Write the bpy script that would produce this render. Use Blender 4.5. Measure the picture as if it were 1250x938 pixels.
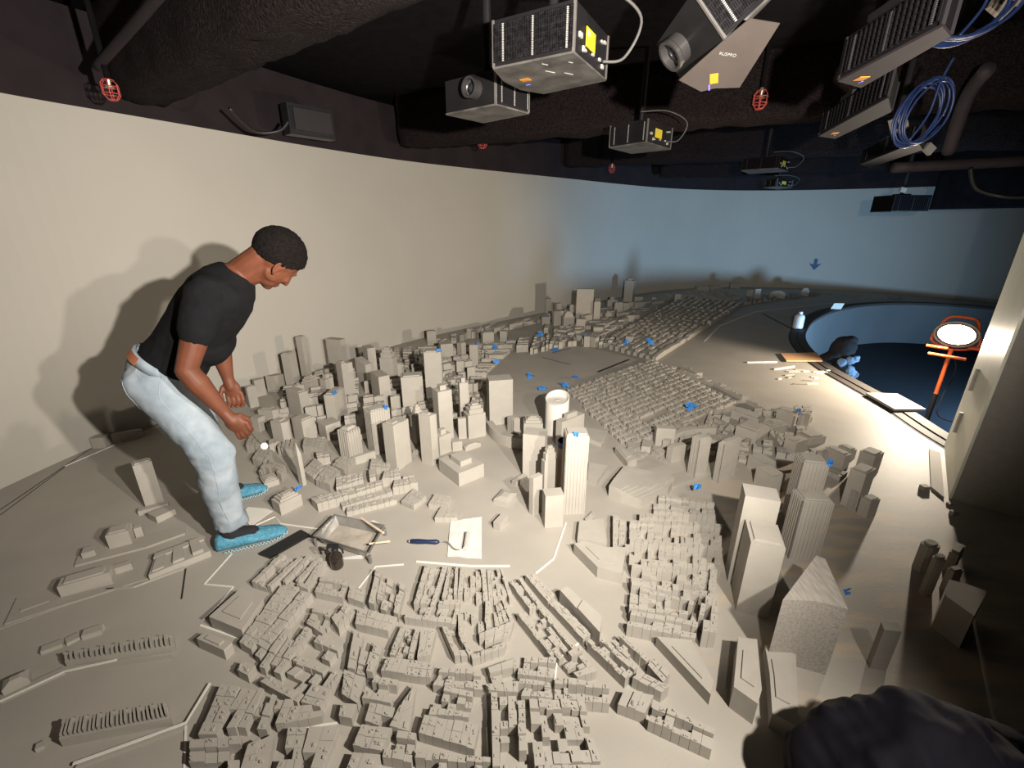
import bpy, bmesh, math, random
from mathutils import Vector, Matrix, noise
for o in list(bpy.data.objects): bpy.data.objects.remove(o)
SC = bpy.context.scene
COL = SC.collection
R = math.radians
# ------------------------------------------------------------------ camera
CAMH = 1.5
cam_d = bpy.data.cameras.new('camera'); cam = bpy.data.objects.new('camera', cam_d); COL.objects.link(cam)
cam.location = (0, 0, CAMH); cam.rotation_euler = (R(70), 0, 0)
cam_d.sensor_width = 36; cam_d.lens = 541/1250*36; cam_d.clip_start = .02
SC.camera = cam
SC.view_settings.view_transform = 'Standard'; SC.view_settings.look = 'None'
SC.view_settings.gamma = 1; SC.view_settings.use_curve_mapping = False
SC.view_settings.exposure = -0.12
w = bpy.data.worlds.new('world'); SC.world = w; w.use_nodes = True
w.node_tree.nodes['Background'].inputs[0].default_value = (.5, .42, .62, 1)
w.node_tree.nodes['Background'].inputs[1].default_value = .012

def light(name, kind, loc, target, power, color, **k):
    l = bpy.data.lights.new(name, kind); l.energy = power; l.color = color
    for a, v in k.items(): setattr(l, a, v)
    o = bpy.data.objects.new(name, l); COL.objects.link(o); o.location = loc
    if target is not None:
        o.rotation_euler = (Vector(target)-Vector(loc)).to_track_quat('-Z', 'Y').to_euler()
    return o
WARM = (1.0, .93, .83)
# two heads of the hand held flood light just right of the camera
light('flood_light', 'SPOT', (.50, .09, 1.64), (-.30, 4.0, 1.78), 1010, WARM, spot_size=R(131), spot_blend=1.0, shadow_soft_size=.022)
light('flood_light', 'SPOT', (1.0, .12, 1.60), (-.75, 1.25, 0), 330, WARM, spot_size=R(116), spot_blend=1.0, shadow_soft_size=.03)
# the orange work light in the pit (its lamp is modelled below)
LAMP = Vector((4.0, 3.9, .556))
light('work_light_beam', 'SPOT', LAMP+Vector((-.085, -.05, -.01)), (1.8, 3.15, -.40), 290, (1, .86, .68), spot_size=R(168), spot_blend=.35, shadow_soft_size=.05)
# cool lamp standing in the pit, shining across to the far wall
light('cool_light', 'SPOT', (5.9, 3.4, -.35), (4.3, 10.4, .1), 1500, (.36, .66, 1.0), spot_size=R(102), spot_blend=1.0, shadow_soft_size=.25)

# ------------------------------------------------------------------ pixel helpers
FP = 541.; cP, sP = math.cos(R(20)), math.sin(R(20))
def U(px, py, z=0.):
    x = (px-625)/FP; y = (469-py)/FP
    dy = cP+y*sP; dz = -sP+y*cP; t = (z-CAMH)/dz
    return Vector((x*t, dy*t, z))
def D(px, py, d):
    "point of pixel at forward distance d"
    x = (px-625)/FP; y = (469-py)/FP
    dy = cP+y*sP; dz = -sP+y*cP; t = d/dy
    return Vector((x*t, d, CAMH+dz*t))

# ------------------------------------------------------------------ materials
MATS = {}
def mat(name, col, rough=.7, metal=0., var=.0, scale=8., bump=0., bscale=60., emit=None, estr=0., alpha=None, trans=0., spec=.5, patch=None, col2=None, stretch=None, detail=5):
    if name in MATS: return MATS[name]
    m = bpy.data.materials.new(name); m.use_nodes = True; nt = m.node_tree; N = nt.nodes; L = nt.links
    b = N['Principled BSDF']
    b.inputs['Roughness'].default_value = rough; b.inputs['Metallic'].default_value = metal
    b.inputs['Base Color'].default_value = (*col, 1); b.inputs['Specular IOR Level'].default_value = spec
    tc = N.new('ShaderNodeTexCoord'); src = tc.outputs['Object']
    if stretch:
        mp = N.new('ShaderNodeMapping'); mp.inputs['Scale'].default_value = stretch
        L.new(src, mp.inputs['Vector']); src = mp.outputs['Vector']
    if var or col2:
        n = N.new('ShaderNodeTexNoise'); n.inputs['Scale'].default_value = scale; n.inputs['Detail'].default_value = detail
        L.new(src, n.inputs['Vector'])
        r = N.new('ShaderNodeValToRGB'); e = r.color_ramp.elements
        e[0].position = .35; e[1].position = .65
        c2 = col2 or tuple(min(1, c*(1+var)) for c in col)
        c1 = col if col2 else tuple(c*(1-var) for c in col)
        e[0].color = (*c1, 1); e[1].color = (*c2, 1)
        L.new(n.outputs['Fac'], r.inputs['Fac']); L.new(r.outputs['Color'], b.inputs['Base Color'])
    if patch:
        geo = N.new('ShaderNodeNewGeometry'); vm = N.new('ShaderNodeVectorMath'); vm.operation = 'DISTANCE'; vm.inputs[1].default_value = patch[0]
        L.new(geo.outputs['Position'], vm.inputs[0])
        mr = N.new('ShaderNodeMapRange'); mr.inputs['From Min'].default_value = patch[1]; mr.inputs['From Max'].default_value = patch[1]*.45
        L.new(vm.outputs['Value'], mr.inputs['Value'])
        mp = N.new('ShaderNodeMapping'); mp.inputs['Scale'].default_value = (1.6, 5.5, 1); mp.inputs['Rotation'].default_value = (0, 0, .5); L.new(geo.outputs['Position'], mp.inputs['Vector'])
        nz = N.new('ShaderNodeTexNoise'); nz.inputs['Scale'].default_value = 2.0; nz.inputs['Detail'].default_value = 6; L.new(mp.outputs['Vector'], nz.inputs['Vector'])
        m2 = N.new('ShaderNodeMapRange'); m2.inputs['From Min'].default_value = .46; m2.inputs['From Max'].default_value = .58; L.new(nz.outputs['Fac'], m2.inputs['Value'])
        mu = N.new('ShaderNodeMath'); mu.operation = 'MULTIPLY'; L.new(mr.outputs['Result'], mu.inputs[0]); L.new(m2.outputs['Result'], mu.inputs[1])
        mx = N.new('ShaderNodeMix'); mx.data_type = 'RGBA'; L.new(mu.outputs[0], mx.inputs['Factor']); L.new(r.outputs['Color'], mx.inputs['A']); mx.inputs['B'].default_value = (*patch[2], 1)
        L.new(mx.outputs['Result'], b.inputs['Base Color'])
    if bump:
        n2 = N.new('ShaderNodeTexNoise'); n2.inputs['Scale'].default_value = bscale; n2.inputs['Detail'].default_value = 4
        L.new(src, n2.inputs['Vector'])
        bp = N.new('ShaderNodeBump'); bp.inputs['Strength'].default_value = bump; bp.inputs['Distance'].default_value = .02
        L.new(n2.outputs['Fac'], bp.inputs['Height']); L.new(bp.outputs['Normal'], b.inputs['Normal'])
    if emit:
        b.inputs['Emission Color'].default_value = (*emit, 1); b.inputs['Emission Strength'].default_value = estr
    if trans: b.inputs['Transmission Weight'].default_value = trans
    MATS[name] = m; return m
GREY = (.345, .318, .278)
M_model = mat('model_grey', GREY, .75, var=.035, scale=14, bump=.05, bscale=220)
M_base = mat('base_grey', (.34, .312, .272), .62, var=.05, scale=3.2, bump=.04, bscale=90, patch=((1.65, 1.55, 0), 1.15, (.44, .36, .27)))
M_white = mat('model_white', (.62, .59, .54), .6, var=.02)
M_line = mat('line_white', (.66, .63, .57), .6, var=.03)
M_wall = mat('wall_paint', (.43, .405, .358), .7, var=.02, scale=1.5, bump=.02, bscale=300)
M_black = mat('ceiling_black', (.005, .004, .005), .95, spec=.1, var=.3, scale=9, bump=.5, bscale=60)
M_soffit = mat('soffit_dark', (.021, .0155, .0175), .9, spec=.2, var=.15, scale=4, bump=.1, bscale=60)
M_foam = mat('sprayed_foam', (.015, .0105, .0105), 1.0, spec=.12, var=.5, scale=70, bump=1.0, bscale=75)
M_blacksm = mat('black_plastic', (.012, .012, .014), .45, var=.1)
M_tape = mat('blue_tape', (.035, .21, .58), .7, var=.1, scale=30)
M_wood = mat('bare_wood', (.50, .38, .27), .7, col2=(.62, .50, .38), scale=6, stretch=(1, 14, 14))
M_metal = mat('galvanised', (.55, .54, .52), .35, metal=.9, var=.1, scale=20)

# ------------------------------------------------------------------ mesh builder
class MB:
    def __init__(s): s.v = []; s.f = []; s.upto = 0
    def add(s, vs, fs):
        b = len(s.v); s.v += [Vector(v) for v in vs]; s.f += [tuple(b+i for i in f) for f in fs]; return s
    def box(s, c, d, rz=0., rot=None):
        m = rot or Matrix.Rotation(rz, 3, 'Z'); c = Vector(c); hx, hy, hz = d[0]/2, d[1]/2, d[2]/2
        vs = [c+m@Vector((x, y, z)) for z in (-hz, hz) for x, y in ((-hx, -hy), (hx, -hy), (hx, hy), (-hx, hy))]
        return s.add(vs, [(3, 2, 1, 0), (4, 5, 6, 7), (0, 1, 5, 4), (1, 2, 6, 5), (2, 3, 7, 6), (3, 0, 4, 7)])
    def prism(s, poly, z0, z1, top=None):
        n = len(poly); ar = sum(poly[i][0]*poly[(i+1) % n][1]-poly[(i+1) % n][0]*poly[i][1] for i in range(n))
        p = list(poly); q = list(top) if top else list(poly)
        if ar < 0: p.reverse(); q.reverse()
        def zz(z, i): return z[i] if isinstance(z, (list, tuple)) else z
        vs = [(a[0], a[1], z0) for a in p]+[(a[0], a[1], zz(z1, i)) for i, a in enumerate(q)]
        return s.add(vs, [tuple(range(n-1, -1, -1)), tuple(range(n, 2*n))]+[(i, (i+1) % n, n+(i+1) % n, n+i) for i in range(n)])
    def loft(s, rings, caps=True, closed=False):
        n = len(rings[0]); b = len(s.v)
        for r in rings: s.v += [Vector(p) for p in r]
        m = len(rings)
        for k in range(m if closed else m-1):
            k2 = (k+1) % m
            for i in range(n):
                j = (i+1) % n; s.f.append((b+k*n+i, b+k*n+j, b+k2*n+j, b+k2*n+i))
        if caps and not closed:
            s.f.append(tuple(b+i for i in range(n-1, -1, -1))); s.f.append(tuple(b+(m-1)*n+i for i in range(n)))
        return s
    def tube(s, path, r, n=8, caps=True, closed=False):
        path = [Vector(p) for p in path]; rings = []; up = None
        for i, p in enumerate(path):
            if closed: t = path[(i+1) % len(path)]-path[i-1]
            else: t = path[min(i+1, len(path)-1)]-path[max(i-1, 0)]
            if t.length < 1e-9: t = Vector((0, 0, 1))
            t.normalize()
            if up is None: up = Vector((0, 0, 1)) if abs(t.z) < .9 else Vector((1, 0, 0))
            a = t.cross(up)
            if a.length < 1e-6: a = t.orthogonal()
            a.normalize(); b = a.cross(t).normalized(); up = b
            rr = r[i] if isinstance(r, (list, tuple)) else r
            rings.append([p+a*math.cos(2*math.pi*k/n)*rr+b*math.sin(2*math.pi*k/n)*rr for k in range(n)])
        return s.loft(rings, caps, closed)
    def cone(s, p0, r0, p1, r1, n=14, hemi=3):
        "tapered capsule"
        p0 = Vector(p0); p1 = Vector(p1); t = (p1-p0).normalized(); path = []; rr = []
        for k in range(hemi+1):
            a = math.pi/2*k/hemi; path.append(p0-t*r0*math.cos(a)*.98); rr.append(max(r0*math.sin(a), r0*.03))
        for k in range(hemi+1):
            a = math.pi/2*k/hemi; path.append(p1+t*r1*math.sin(a)*.98); rr.append(max(r1*math.cos(a), r1*.03))
        return s.tube(path, rr, n)
    def blob(s, c, rad, M=None, nu=16, nv=10):
        M = M or Matrix.Identity(3); c = Vector(c); rings = []
        for i in range(nv+1):
            th = math.pi*i/nv; st = max(math.sin(th), .02); ct = math.cos(th)
            rings.append([c+M@Vector((rad[0]*st*math.cos(2*math.pi*k/nu), rad[1]*st*math.sin(2*math.pi*k/nu), -rad[2]*ct)) for k in range(nu)])
        return s.loft(rings)
    def lathe(s, prof, c=(0, 0, 0), M=None, n=24):
        M = M or Matrix.Identity(3); c = Vector(c)
        return s.loft([[c+M@Vector((r*math.cos(2*math.pi*k/n), r*math.sin(2*math.pi*k/n), z)) for k in range(n)] for r, z in prof])
    def build(s, name, m, parent=None, smooth=False, origin=None, label=None, cat=None, group=None, kind=None):
        me = bpy.data.meshes.new(name)
        if origin is None:
            if parent is None and s.v:
                xs = [v.x for v in s.v]; ys = [v.y for v in s.v]; zs = [v.z for v in s.v]
                origin = Vector(((min(xs)+max(xs))/2, (min(ys)+max(ys))/2, min(zs)))
            elif parent is not None: origin = ORI.get(parent.name, Vector((0, 0, 0)))
            else: origin = Vector((0, 0, 0))
        me.from_pydata([tuple(v-origin) for v in s.v], [], s.f); me.update()
        if smooth: me.polygons.foreach_set('use_smooth', [True]*len(me.polygons))
        me.materials.append(m)
        o = bpy.data.objects.new(name, me); COL.objects.link(o)
        if parent is not None: o.parent = parent; ORI[o.name] = origin
        else: o.location = origin; ORI[o.name] = origin
        return tag(o, label, cat, group, kind)
ORI = {}
def tag(o, label=None, cat=None, group=None, kind=None):
    if label: o['label'] = label
    if cat: o['category'] = cat
    if group: o['group'] = group
    if kind: o['kind'] = kind
    return o
def thing(name, label, cat, loc, group=None):
    o = bpy.data.objects.new(name, None); COL.objects.link(o); o.location = loc; o.empty_display_size = .05
    ORI[o.name] = Vector(loc); return tag(o, label, cat, group)
def spline(pts, n=8, closed=False):
    pts = [Vector(p) for p in pts]; out = []; m = len(pts)
    for i in range(m if closed else m-1):
        g = (lambda k: pts[k % m]) if closed else (lambda k: pts[min(max(k, 0), m-1)])
        a, b, c, d = g(i-1), g(i), g(i+1), g(i+2)
        for k in range(n):
            t = k/n; out.append(.5*((2*b)+(c-a)*t+(2*a-5*b+4*c-d)*t*t+(3*b-3*c+d-a)*t**3))
    if not closed: out.append(pts[-1])
    return out
def remesh(o, voxel, smooth=4, fac=.5):
    m = o.modifiers.new('r', 'REMESH'); m.mode = 'VOXEL'; m.voxel_size = voxel; m.use_smooth_shade = True
    if smooth:
        q = o.modifiers.new('s', 'SMOOTH'); q.iterations = smooth; q.factor = fac
    dg = bpy.context.evaluated_depsgraph_get(); dg.update()
    me = bpy.data.meshes.new_from_object(o.evaluated_get(dg)); o.modifiers.clear()
    old = o.data; o.data = me; bpy.data.meshes.remove(old)
    me.polygons.foreach_set('use_smooth', [True]*len(me.polygons)); return o
def wrinkle(o, amp, scale, off=0, aniso=(1, 1, 1), mask=None):
    me = o.data; me.update(); ns = [v.normal.copy() for v in me.vertices]
    for v, n in zip(me.vertices, ns):
        p = v.co; q = Vector((p.x*aniso[0]*scale+off, p.y*aniso[1]*scale, p.z*aniso[2]*scale))
        k = noise.noise(q)+.5*noise.noise(q*2.1); v.co = p+n*amp*k*(mask(p) if mask else 1)
    me.update()

# ------------------------------------------------------------------ room shell
WALL = spline([(-2.4, -1.6, 0), (-2.95, .2, 0), (-3.08, 1.5, 0), (-3.06, 2.3, 0), (-2.93, 2.95, 0), (-2.55, 3.7, 0), (-1.88, 5.0, 0), (-1.24, 5.97, 0), (-.3, 6.98, 0),
               (1.0, 8.25, 0), (2.1, 9.35, 0), (3.2, 10.3, 0), (4.2, 10.85, 0), (5.5, 11.15, 0), (7.0, 10.9, 0), (8.6, 10.0, 0), (9.9, 8.4, 0), (10.5, 6.5, 0), (10.6, 4.2, 0), (9.8, 1.5, 0), (8.5, -1.6, 0)], 8)
def wallstrip(name, z0, z1, th, off, m, pts=WALL):
    b = MB(); rings = []
    for i, p in enumerate(pts):
        t = (pts[min(i+1, len(pts)-1)]-pts[max(i-1, 0)]).normalized(); n = Vector((t.y, -t.x, 0))
        a = p+n*off; c = p-n*th
        rings.append([(a.x, a.y, z0), (c.x, c.y, z0), (c.x, c.y, z1), (a.x, a.y, z1)])
    b.loft(rings); return b.build(name, m, smooth=False, kind='structure')
def smooth_flat(o):
    for p in o.data.polygons: p.use_smooth = False
    return o
wallstrip('wall_left', -.9, 2.2, .12, 0, M_wall)
wallstrip('trim_1', 2.2, 2.75, .14, .012, M_soffit)
b = MB().box((3.2, -1.7, .95), (12.4, .1, 3.7)); b.build('wall_back', M_soffit, kind='structure')
b = MB().box((4, 4.8, 2.87), (15, 14, .1)); b.build('ceiling', M_black, kind='structure')
# base with the round pit
PIT = spline([(3.26, 2.9, 0), (3.40, 3.58, 0), (3.46, 4.1, 0), (3.52, 4.6, 0), (3.68, 5.17, 0), (3.95, 5.8, 0), (4.33, 6.4, 0), (4.88, 7.1, 0), (5.66, 7.86, 0), (6.35, 8.35, 0),
              (6.95, 8.64, 0), (7.7, 8.8, 0), (8.4, 8.65, 0), (9.0, 8.2, 0), (9.35, 7.2, 0), (9.3, 5.8, 0), (8.7, 4.2, 0), (7.6, 2.8, 0), (6.2, 1.9, 0), (4.7, 1.5, 0), (3.6, 1.8, 0), (3.25, 2.3, 0)], 6, closed=True)
bm = bmesh.new()
outer = [(-3.6, -1.6), (9.5, -1.6), (11.2, 4), (11, 8), (9, 11), (5.5, 11.6), (3, 10.8), (-1, 7), (-2.2, 5), (-3.4, 3)]
outer = [p for p in outer]
ov = [bm.verts.new((x, y, 0)) for x, y in outer]; pv = [bm.verts.new((p.x, p.y, 0)) for p in PIT]
es = [bm.edges.new((ov[i], ov[(i+1) % len(ov)])) for i in range(len(ov))]+[bm.edges.new((pv[i], pv[(i+1) % len(pv)])) for i in range(len(pv))]
bmesh.ops.triangle_fill(bm, edges=es, use_beauty=True, use_dissolve=False)
for f in bm.faces:
    if f.normal.z < 0: f.normal_flip()
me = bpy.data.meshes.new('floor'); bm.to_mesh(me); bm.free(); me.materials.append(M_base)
o = bpy.data.objects.new('floor', me); COL.objects.link(o); tag(o, kind='structure')
# pit lining and carpet
M_lining = mat('pit_lining', (.13, .135, .14), .7, var=.04, scale=2)
M_carpet = mat('carpet_blue', (.005, .0085, .017), .95, var=.5, scale=120, bump=.4, bscale=300)
b = MB(); b.loft([[(p.x, p.y, -.82) for p in PIT], [(p.x, p.y, -.004) for p in PIT]], caps=False)
b.build('wall_pit', M_lining, origin=Vector((0, 0, 0)), smooth=True, kind='structure')
b = MB(); b.prism([(p.x, p.y) for p in PIT], -.86, -.80); b.build('floor_pit', M_carpet, kind='structure')
# rim: two flat dark bands with a groove between
def offs(pts, d):
    out = []; m = len(pts)
    for i, p in enumerate(pts):
        t = (pts[(i+1) % m]-pts[i-1]).normalized(); out.append(p+Vector((-t.y, t.x, 0))*d)
    return out
M_rim = mat('rim_brown', (.05, .041, .036), .75, var=.1, scale=5)
M_rimdark = mat('rim_groove', (.02, .017, .016), .8)
def band(d0, d1, z0, z1, m, name, kind='structure'):
    a = offs(PIT, d0); c = offs(PIT, d1)
    rings = [[(p.x, p.y, z0), (q.x, q.y, z0), (q.x, q.y, z1), (p.x, p.y, z1)] for p, q in zip(a, c)]
    MB().loft(rings, caps=False, closed=True).build(name, m, kind=kind)
band(-.01, .085, -.03, .012, M_rim, 'trim_2')
band(.085, .105, -.03, .003, M_rimdark, 'trim_3')
band(.105, .175, -.03, .008, M_rim, 'trim_4')
band(.175, .195, -.03, .002, M_rimdark, 'trim_5')

# ------------------------------------------------------------------ the model city
RG = {'E': (300, 380, 3.906), 'G': (290, 400, 6.579), 'H': (470, 380, 7.353), 'F': (580, 320, 3.906), 'Q': (660, 380, 5.208), 'K': (250, 560, 6.7),
      'W': (640, 330, 6.25), 'C': (820, 320, 5.208), 'Z': (860, 320, 3.205), 'S': (560, 480, 3.906), 'T': (860, 480, 3.906), 'V': (850, 650, 3.125),
      'L': (0, 500, 3.906), 'N': (0, 698, 3.906), 'B': (200, 680, 3.634), 'D': (420, 680, 3.634), 'X': (640, 640, 3.147), 'M': (1100, 530, 4.08), 'P': (0, 0, 1)}
def px(rg, p): a = RG[rg]; return (a[0]+p[0]/a[2], a[1]+p[1]/a[2])
def hgt(top, by):
    d = U(top[0], by).y
    return D(top[0], top[1], d).z
def solve_len(Fp, u, xr):
    zc = Fp.y*cP+(CAMH-Fp.z)*sP; k = xr-625
    den = 541*u.x-k*u.y*cP
    return (k*zc-541*Fp.x)/den if abs(den) > 1e-6 else .05
CELLS = []
FOOT = []      # (convex footprint, bounding box) of everything already standing on the base
def reg(poly):
    xs = [p[0] for p in poly]; ys = [p[1] for p in poly]; FOOT.append((poly, (min(xs), max(xs), min(ys), max(ys))))
def sat(A, B_):
    for P_, Q_ in ((A, B_), (B_, A)):
        n = len(P_)
        for i in range(n):
            ex, ey = P_[(i+1) % n][0]-P_[i][0], P_[(i+1) % n][1]-P_[i][1]; nx_, ny_ = ey, -ex
            a = [p[0]*nx_+p[1]*ny_ for p in P_]; b_ = [p[0]*nx_+p[1]*ny_ for p in Q_]
            k = 1e-4*math.hypot(nx_, ny_)
            if max(a) <= min(b_)+k or max(b_) <= min(a)+k: return False
    return True
def clash(poly, upto=None):
    xs = [p[0] for p in poly]; ys = [p[1] for p in poly]; x0, x1, y0, y1 = min(xs), max(xs), min(ys), max(ys)
    for q, (a, b_, c, d) in FOOT[:upto]:
        if x0 < b_ and a < x1 and y0 < d and c < y1 and sat(poly, q): return True
    return False
def quad_of(rg, pts, by, depth=None, rot=None):
    P_ = [px(rg, p) for p in pts]; by = RG[rg][1]+by/RG[rg][2]
    if len(P_) == 3:
        h = max(hgt(P_[1], by), .012); L, F, Rr = [U(*p, h) for p in P_]
        u = (Rr-F).normalized(); v = (L-F).normalized()
        a1 = math.atan2(u.y, u.x); a2 = math.atan2(v.y, v.x)-math.pi/2
        while a2-a1 > math.pi: a2 -= 2*math.pi
        while a1-a2 > math.pi: a2 += 2*math.pi
        a = (a1+a2)/2 if rot is None else rot
        u = Vector((math.cos(a), math.sin(a), 0)); v = Vector((-math.sin(a), math.cos(a), 0))
        su = solve_len(F, u, P_[2][0]); sv = solve_len(F, v, P_[0][0])
        su = min(max(su, .012), .6); sv = min(max(sv, .012), .6)
        return h, F, u, v, su, sv
    h = max(hgt(P_[0], by), .012); L, Rr = [U(*p, h) for p in P_]
    d = Rr-L; s_ = d.length; u = d.normalized(); v = Vector((-u.y, u.x, 0))
    return h, L, u, v, s_, depth or s_*.8
def rect(F, u, v, a0, a1, b0, b1): return [tuple((F+u*a+v*b_)[:2]) for a, b_ in ((a0, b0), (a1, b0), (a1, b1), (a0, b1))]
def _cyl(c, r): reg([(c.x+r*math.cos(k*math.pi/4), c.y+r*math.sin(k*math.pi/4)) for k in range(8)])
def tower(rg, pts, by, style, label, depth=None, group=None, cat='model building', name='model_tower', m=None, tape=None, rot=None):
    h, F, u, v, a, b_ = quad_of(rg, pts, by, depth, rot); m = m or M_model
    for k_ in range(22):
        if not clash(rect(F, u, v, 0, a, 0, b_)): break
        if b_ > .035: b_ *= .86
        elif k_ % 2: a *= .9
        else: F = F+u*a*.05
    reg(rect(F, u, v, -.002, a+.002, -.002, b_+.002))
    c = F+u*a/2+v*b_/2
    t = thing(name, label, cat, (c.x, c.y, 0), group)
    rc = lambda x0, x1, y0, y1: rect(F, u, v, a*x0, a*x1, b_*y0, b_*y1)
    body = MB(); top = None; tz = h
    if style in ('plain', 'pent', 'lip'):
        body.prism(rc(0, 1, 0, 1), 0, h)
        if style == 'pent': top = MB().prism(rc(.28, .72, .25, .75), h, h+.035)
        if style == 'lip': top = MB().prism(rc(.12, .88, .12, .88), h, h+.008)
    elif style == 'ribs':
        body.prism(rc(.03, .97, .03, .97), 0, h)
        n = max(4, int(a/.016))
        for i in range(n):
            x0 = i/n; body.prism(rc(x0, x0+.45/n, 0, .06), 0, h*.985)
            body.prism(rc(x0, x0+.45/n, .94, 1), 0, h*.985)
        n2 = max(3, int(b_/.016))
        for i in range(n2): y0 = i/n2; body.prism(rc(0, .05, y0, y0+.5/n2), 0, h*.985); body.prism(rc(.95, 1, y0, y0+.5/n2), 0, h*.985)
        top = MB().prism(rc(.1, .9, .12, .88), h, h+.007)
    elif style == 'notch':
        body.prism(rc(0, .45, 0, 1), 0, h); body.prism(rc(.45, 1, .08, .92), 0, h*.97)
        top = MB().prism(rc(.1, .4, .2, .8), h, h+.01)
    elif style == 'step':
        body.prism(rc(0, 1, 0, 1), 0, h*.72); body.prism(rc(.1, .9, .1, .9), h*.72, h*.86); body.prism(rc(.2, .8, .2, .8), h*.86, h*.95)
        top = MB().prism(rc(.32, .68, .32, .68), h*.95, h)
    elif style == 'point':
        body.prism(rc(0, 1, 0, 1), 0, h*.80)
        top = MB().prism(rc(0, 1, 0, 1), h*.80, h*1.10, top=rc(.47, .53, .47, .53))
    elif style == 'pyr':
        body.prism(rc(0, 1, 0, 1), 0, h*.82); top = MB().prism(rc(0, 1, 0, 1), h*.82, h, top=rc(.35, .65, .35, .65))
    elif style == 'dome':
        body.prism(rc(0, 1, 0, 1), 0, h*.72); r = min(a, b_)*.46
        top = MB().lathe([(r, 0), (r, h*.08), (r*.92, h*.08+r*.35), (r*.7, h*.08+r*.62), (r*.35, h*.08+r*.82), (r*.04, h*.08+r*.88)], (c.x, c.y, h*.72))
    elif style == 'curve':
        n = 8; pts_ = [F+u*a*i/n-v*b_*.22*math.sin(math.pi*i/n) for i in range(n+1)]+[F+u*a+v*b_, F+v*b_]
        body.prism([tuple(p[:2]) for p in pts_], 0, h)
        top = MB().prism(rc(.2, .8, .25, .8), h, h+.008)
    elif style == 'round':
        r = a/2; body.lathe([(r, 0), (r, h), (r*.93, h), (r*.93, h-.012), (.001, h-.012)], (c.x, c.y, 0), n=40)
    elif style == 'chamfer':
        k = .2; P8 = [(k, 0), (1-k, 0), (1, k), (1, 1-k), (1-k, 1), (k, 1), (0, 1-k), (0, k)]
        body.prism([tuple((F+u*a*x+v*b_*y)[:2]) for x, y in P8], 0, h)
        top = MB().prism([tuple((F+u*a*(.15+.7*x)+v*b_*(.15+.7*y))[:2]) for x, y in P8], h, h+.012)
    elif style == 'slant':
        q = rc(0, 1, 0, 1)
        ar = sum(q[i][0]*q[(i+1) % 4][1]-q[(i+1) % 4][0]*q[i][1] for i in range(4))
        body.prism(q, 0, [h, h*.82, h*.82, h] if ar > 0 else h)
    elif style == 'gothic':
        body.prism(rc(0, 1, 0, 1), 0, h*.85)
        for i in range(5): body.prism(rc(i/5+.02, i/5+.11, -.05, .1), 0, h*.93); body.prism(rc(-.05, .1, i/5+.02, i/5+.11), 0, h*.93)
        body.prism(rc(.08, .92, .08, .92), h*.85, h*.93); top = MB().prism(rc(.15, .85, .15, .85), h*.93, h, top=rc(.28, .72, .28, .72))
    elif style == 'hip':
        body.prism(rc(0, 1, 0, 1), 0, h*.7); top = MB().prism(rc(0, 1, 0, 1), h*.7, h, top=rc(.3, .7, .3, .7))
    body.build('building_body', m, t)
    if top: top.build('roof_block', m, t)
    if tape:
        g = MB(); p = Vector((F.x, F.y, h))+u*a*tape; rb = random.Random(int(a*9999))
        for i in range(5):
            g.box(p+Vector((rb.uniform(-.012, .012), rb.uniform(-.006, .012), .008+rb.uniform(-.006, .012))), (.018, .002, .022), rot=Matrix.Rotation(rb.uniform(0, 3), 3, 'X')@Matrix.Rotation(rb.uniform(0, 3), 3, 'Z'))
        tp = g.build('masking_tape', M_tape, origin=None, label='blue tape on the '+' '.join(re.split(r' (with|and|whose|standing|alone|nearest|beside|of|at) ', label.split(',')[0])[0].split()[-9:])+TAPEN(), cat='tape')
    return t
def cells(b, q, h, nu, nv, rnd, court=True, hv=.22, gap=.0006, roof=True):
    "q: four world corners (u along 0-1 / 3-2, v along 0-3)"
    def pt(x, y):
        p = q[0].lerp(q[1], x); r = q[3].lerp(q[2], x); return p.lerp(r, y)
    us = [0]; 
    for i in range(nu): us.append(us[-1]+rnd.uniform(.6, 1.4))
    us = [x/us[-1] for x in us]; vs = [j/nv for j in range(nv+1)]
    for i in range(nu):
        base = h*rnd.uniform(1-hv, 1+hv*.6)
        for j in range(nv):
            mid = court and nv >= 3 and 0 < j < nv-1
            if mid and rnd.random() < .45: continue
            hh = base*(rnd.uniform(.45, .9) if mid else rnd.uniform(.93, 1.07))
            x0, x1, y0, y1 = us[i], us[i+1], vs[j], vs[j+1]
            if not mid and nv >= 2:
                if j == 0 and nv > 2: y1 -= rnd.uniform(0, .25)/nv
                if j == nv-1 and nv > 2: y0 += rnd.uniform(0, .25)/nv
            P4 = [pt(x0, y0), pt(x1, y0), pt(x1, y1), pt(x0, y1)]
            c = sum(P4, Vector((0, 0, 0)))/4
            P4 = [p+(c-p).normalized()*gap for p in P4]
            if clash([(p.x, p.y) for p in P4], b.upto): continue
            b.prism([(p.x, p.y) for p in P4], 0, hh); CELLS.append([(p.x, p.y) for p in P4])
            for _k in range(rnd.choice((0, 1, 2, 3)) if roof else 0):
                s_ = rnd.uniform(.07, .3); t_ = rnd.uniform(.07, .3); x = rnd.uniform(.04, .65); y = rnd.uniform(.04, .65)
                def pp(x, y): return (P4[0].lerp(P4[1], x)).lerp(P4[3].lerp(P4[2], x), y)
                b.prism([tuple(pp(*k)[:2]) for k in ((x, y), (x+s_, y), (x+s_, y+t_), (x, y+t_))], hh, hh+rnd.uniform(.002, .006))
ORD = ['first', 'second', 'third', 'fourth', 'fifth', 'sixth', 'seventh', 'eighth', 'ninth', 'tenth', 'eleventh', 'twelfth', 'thirteenth', 'fourteenth', 'fifteenth', 'sixteenth', 'seventeenth', 'eighteenth', 'nineteenth', 'twentieth']
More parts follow.
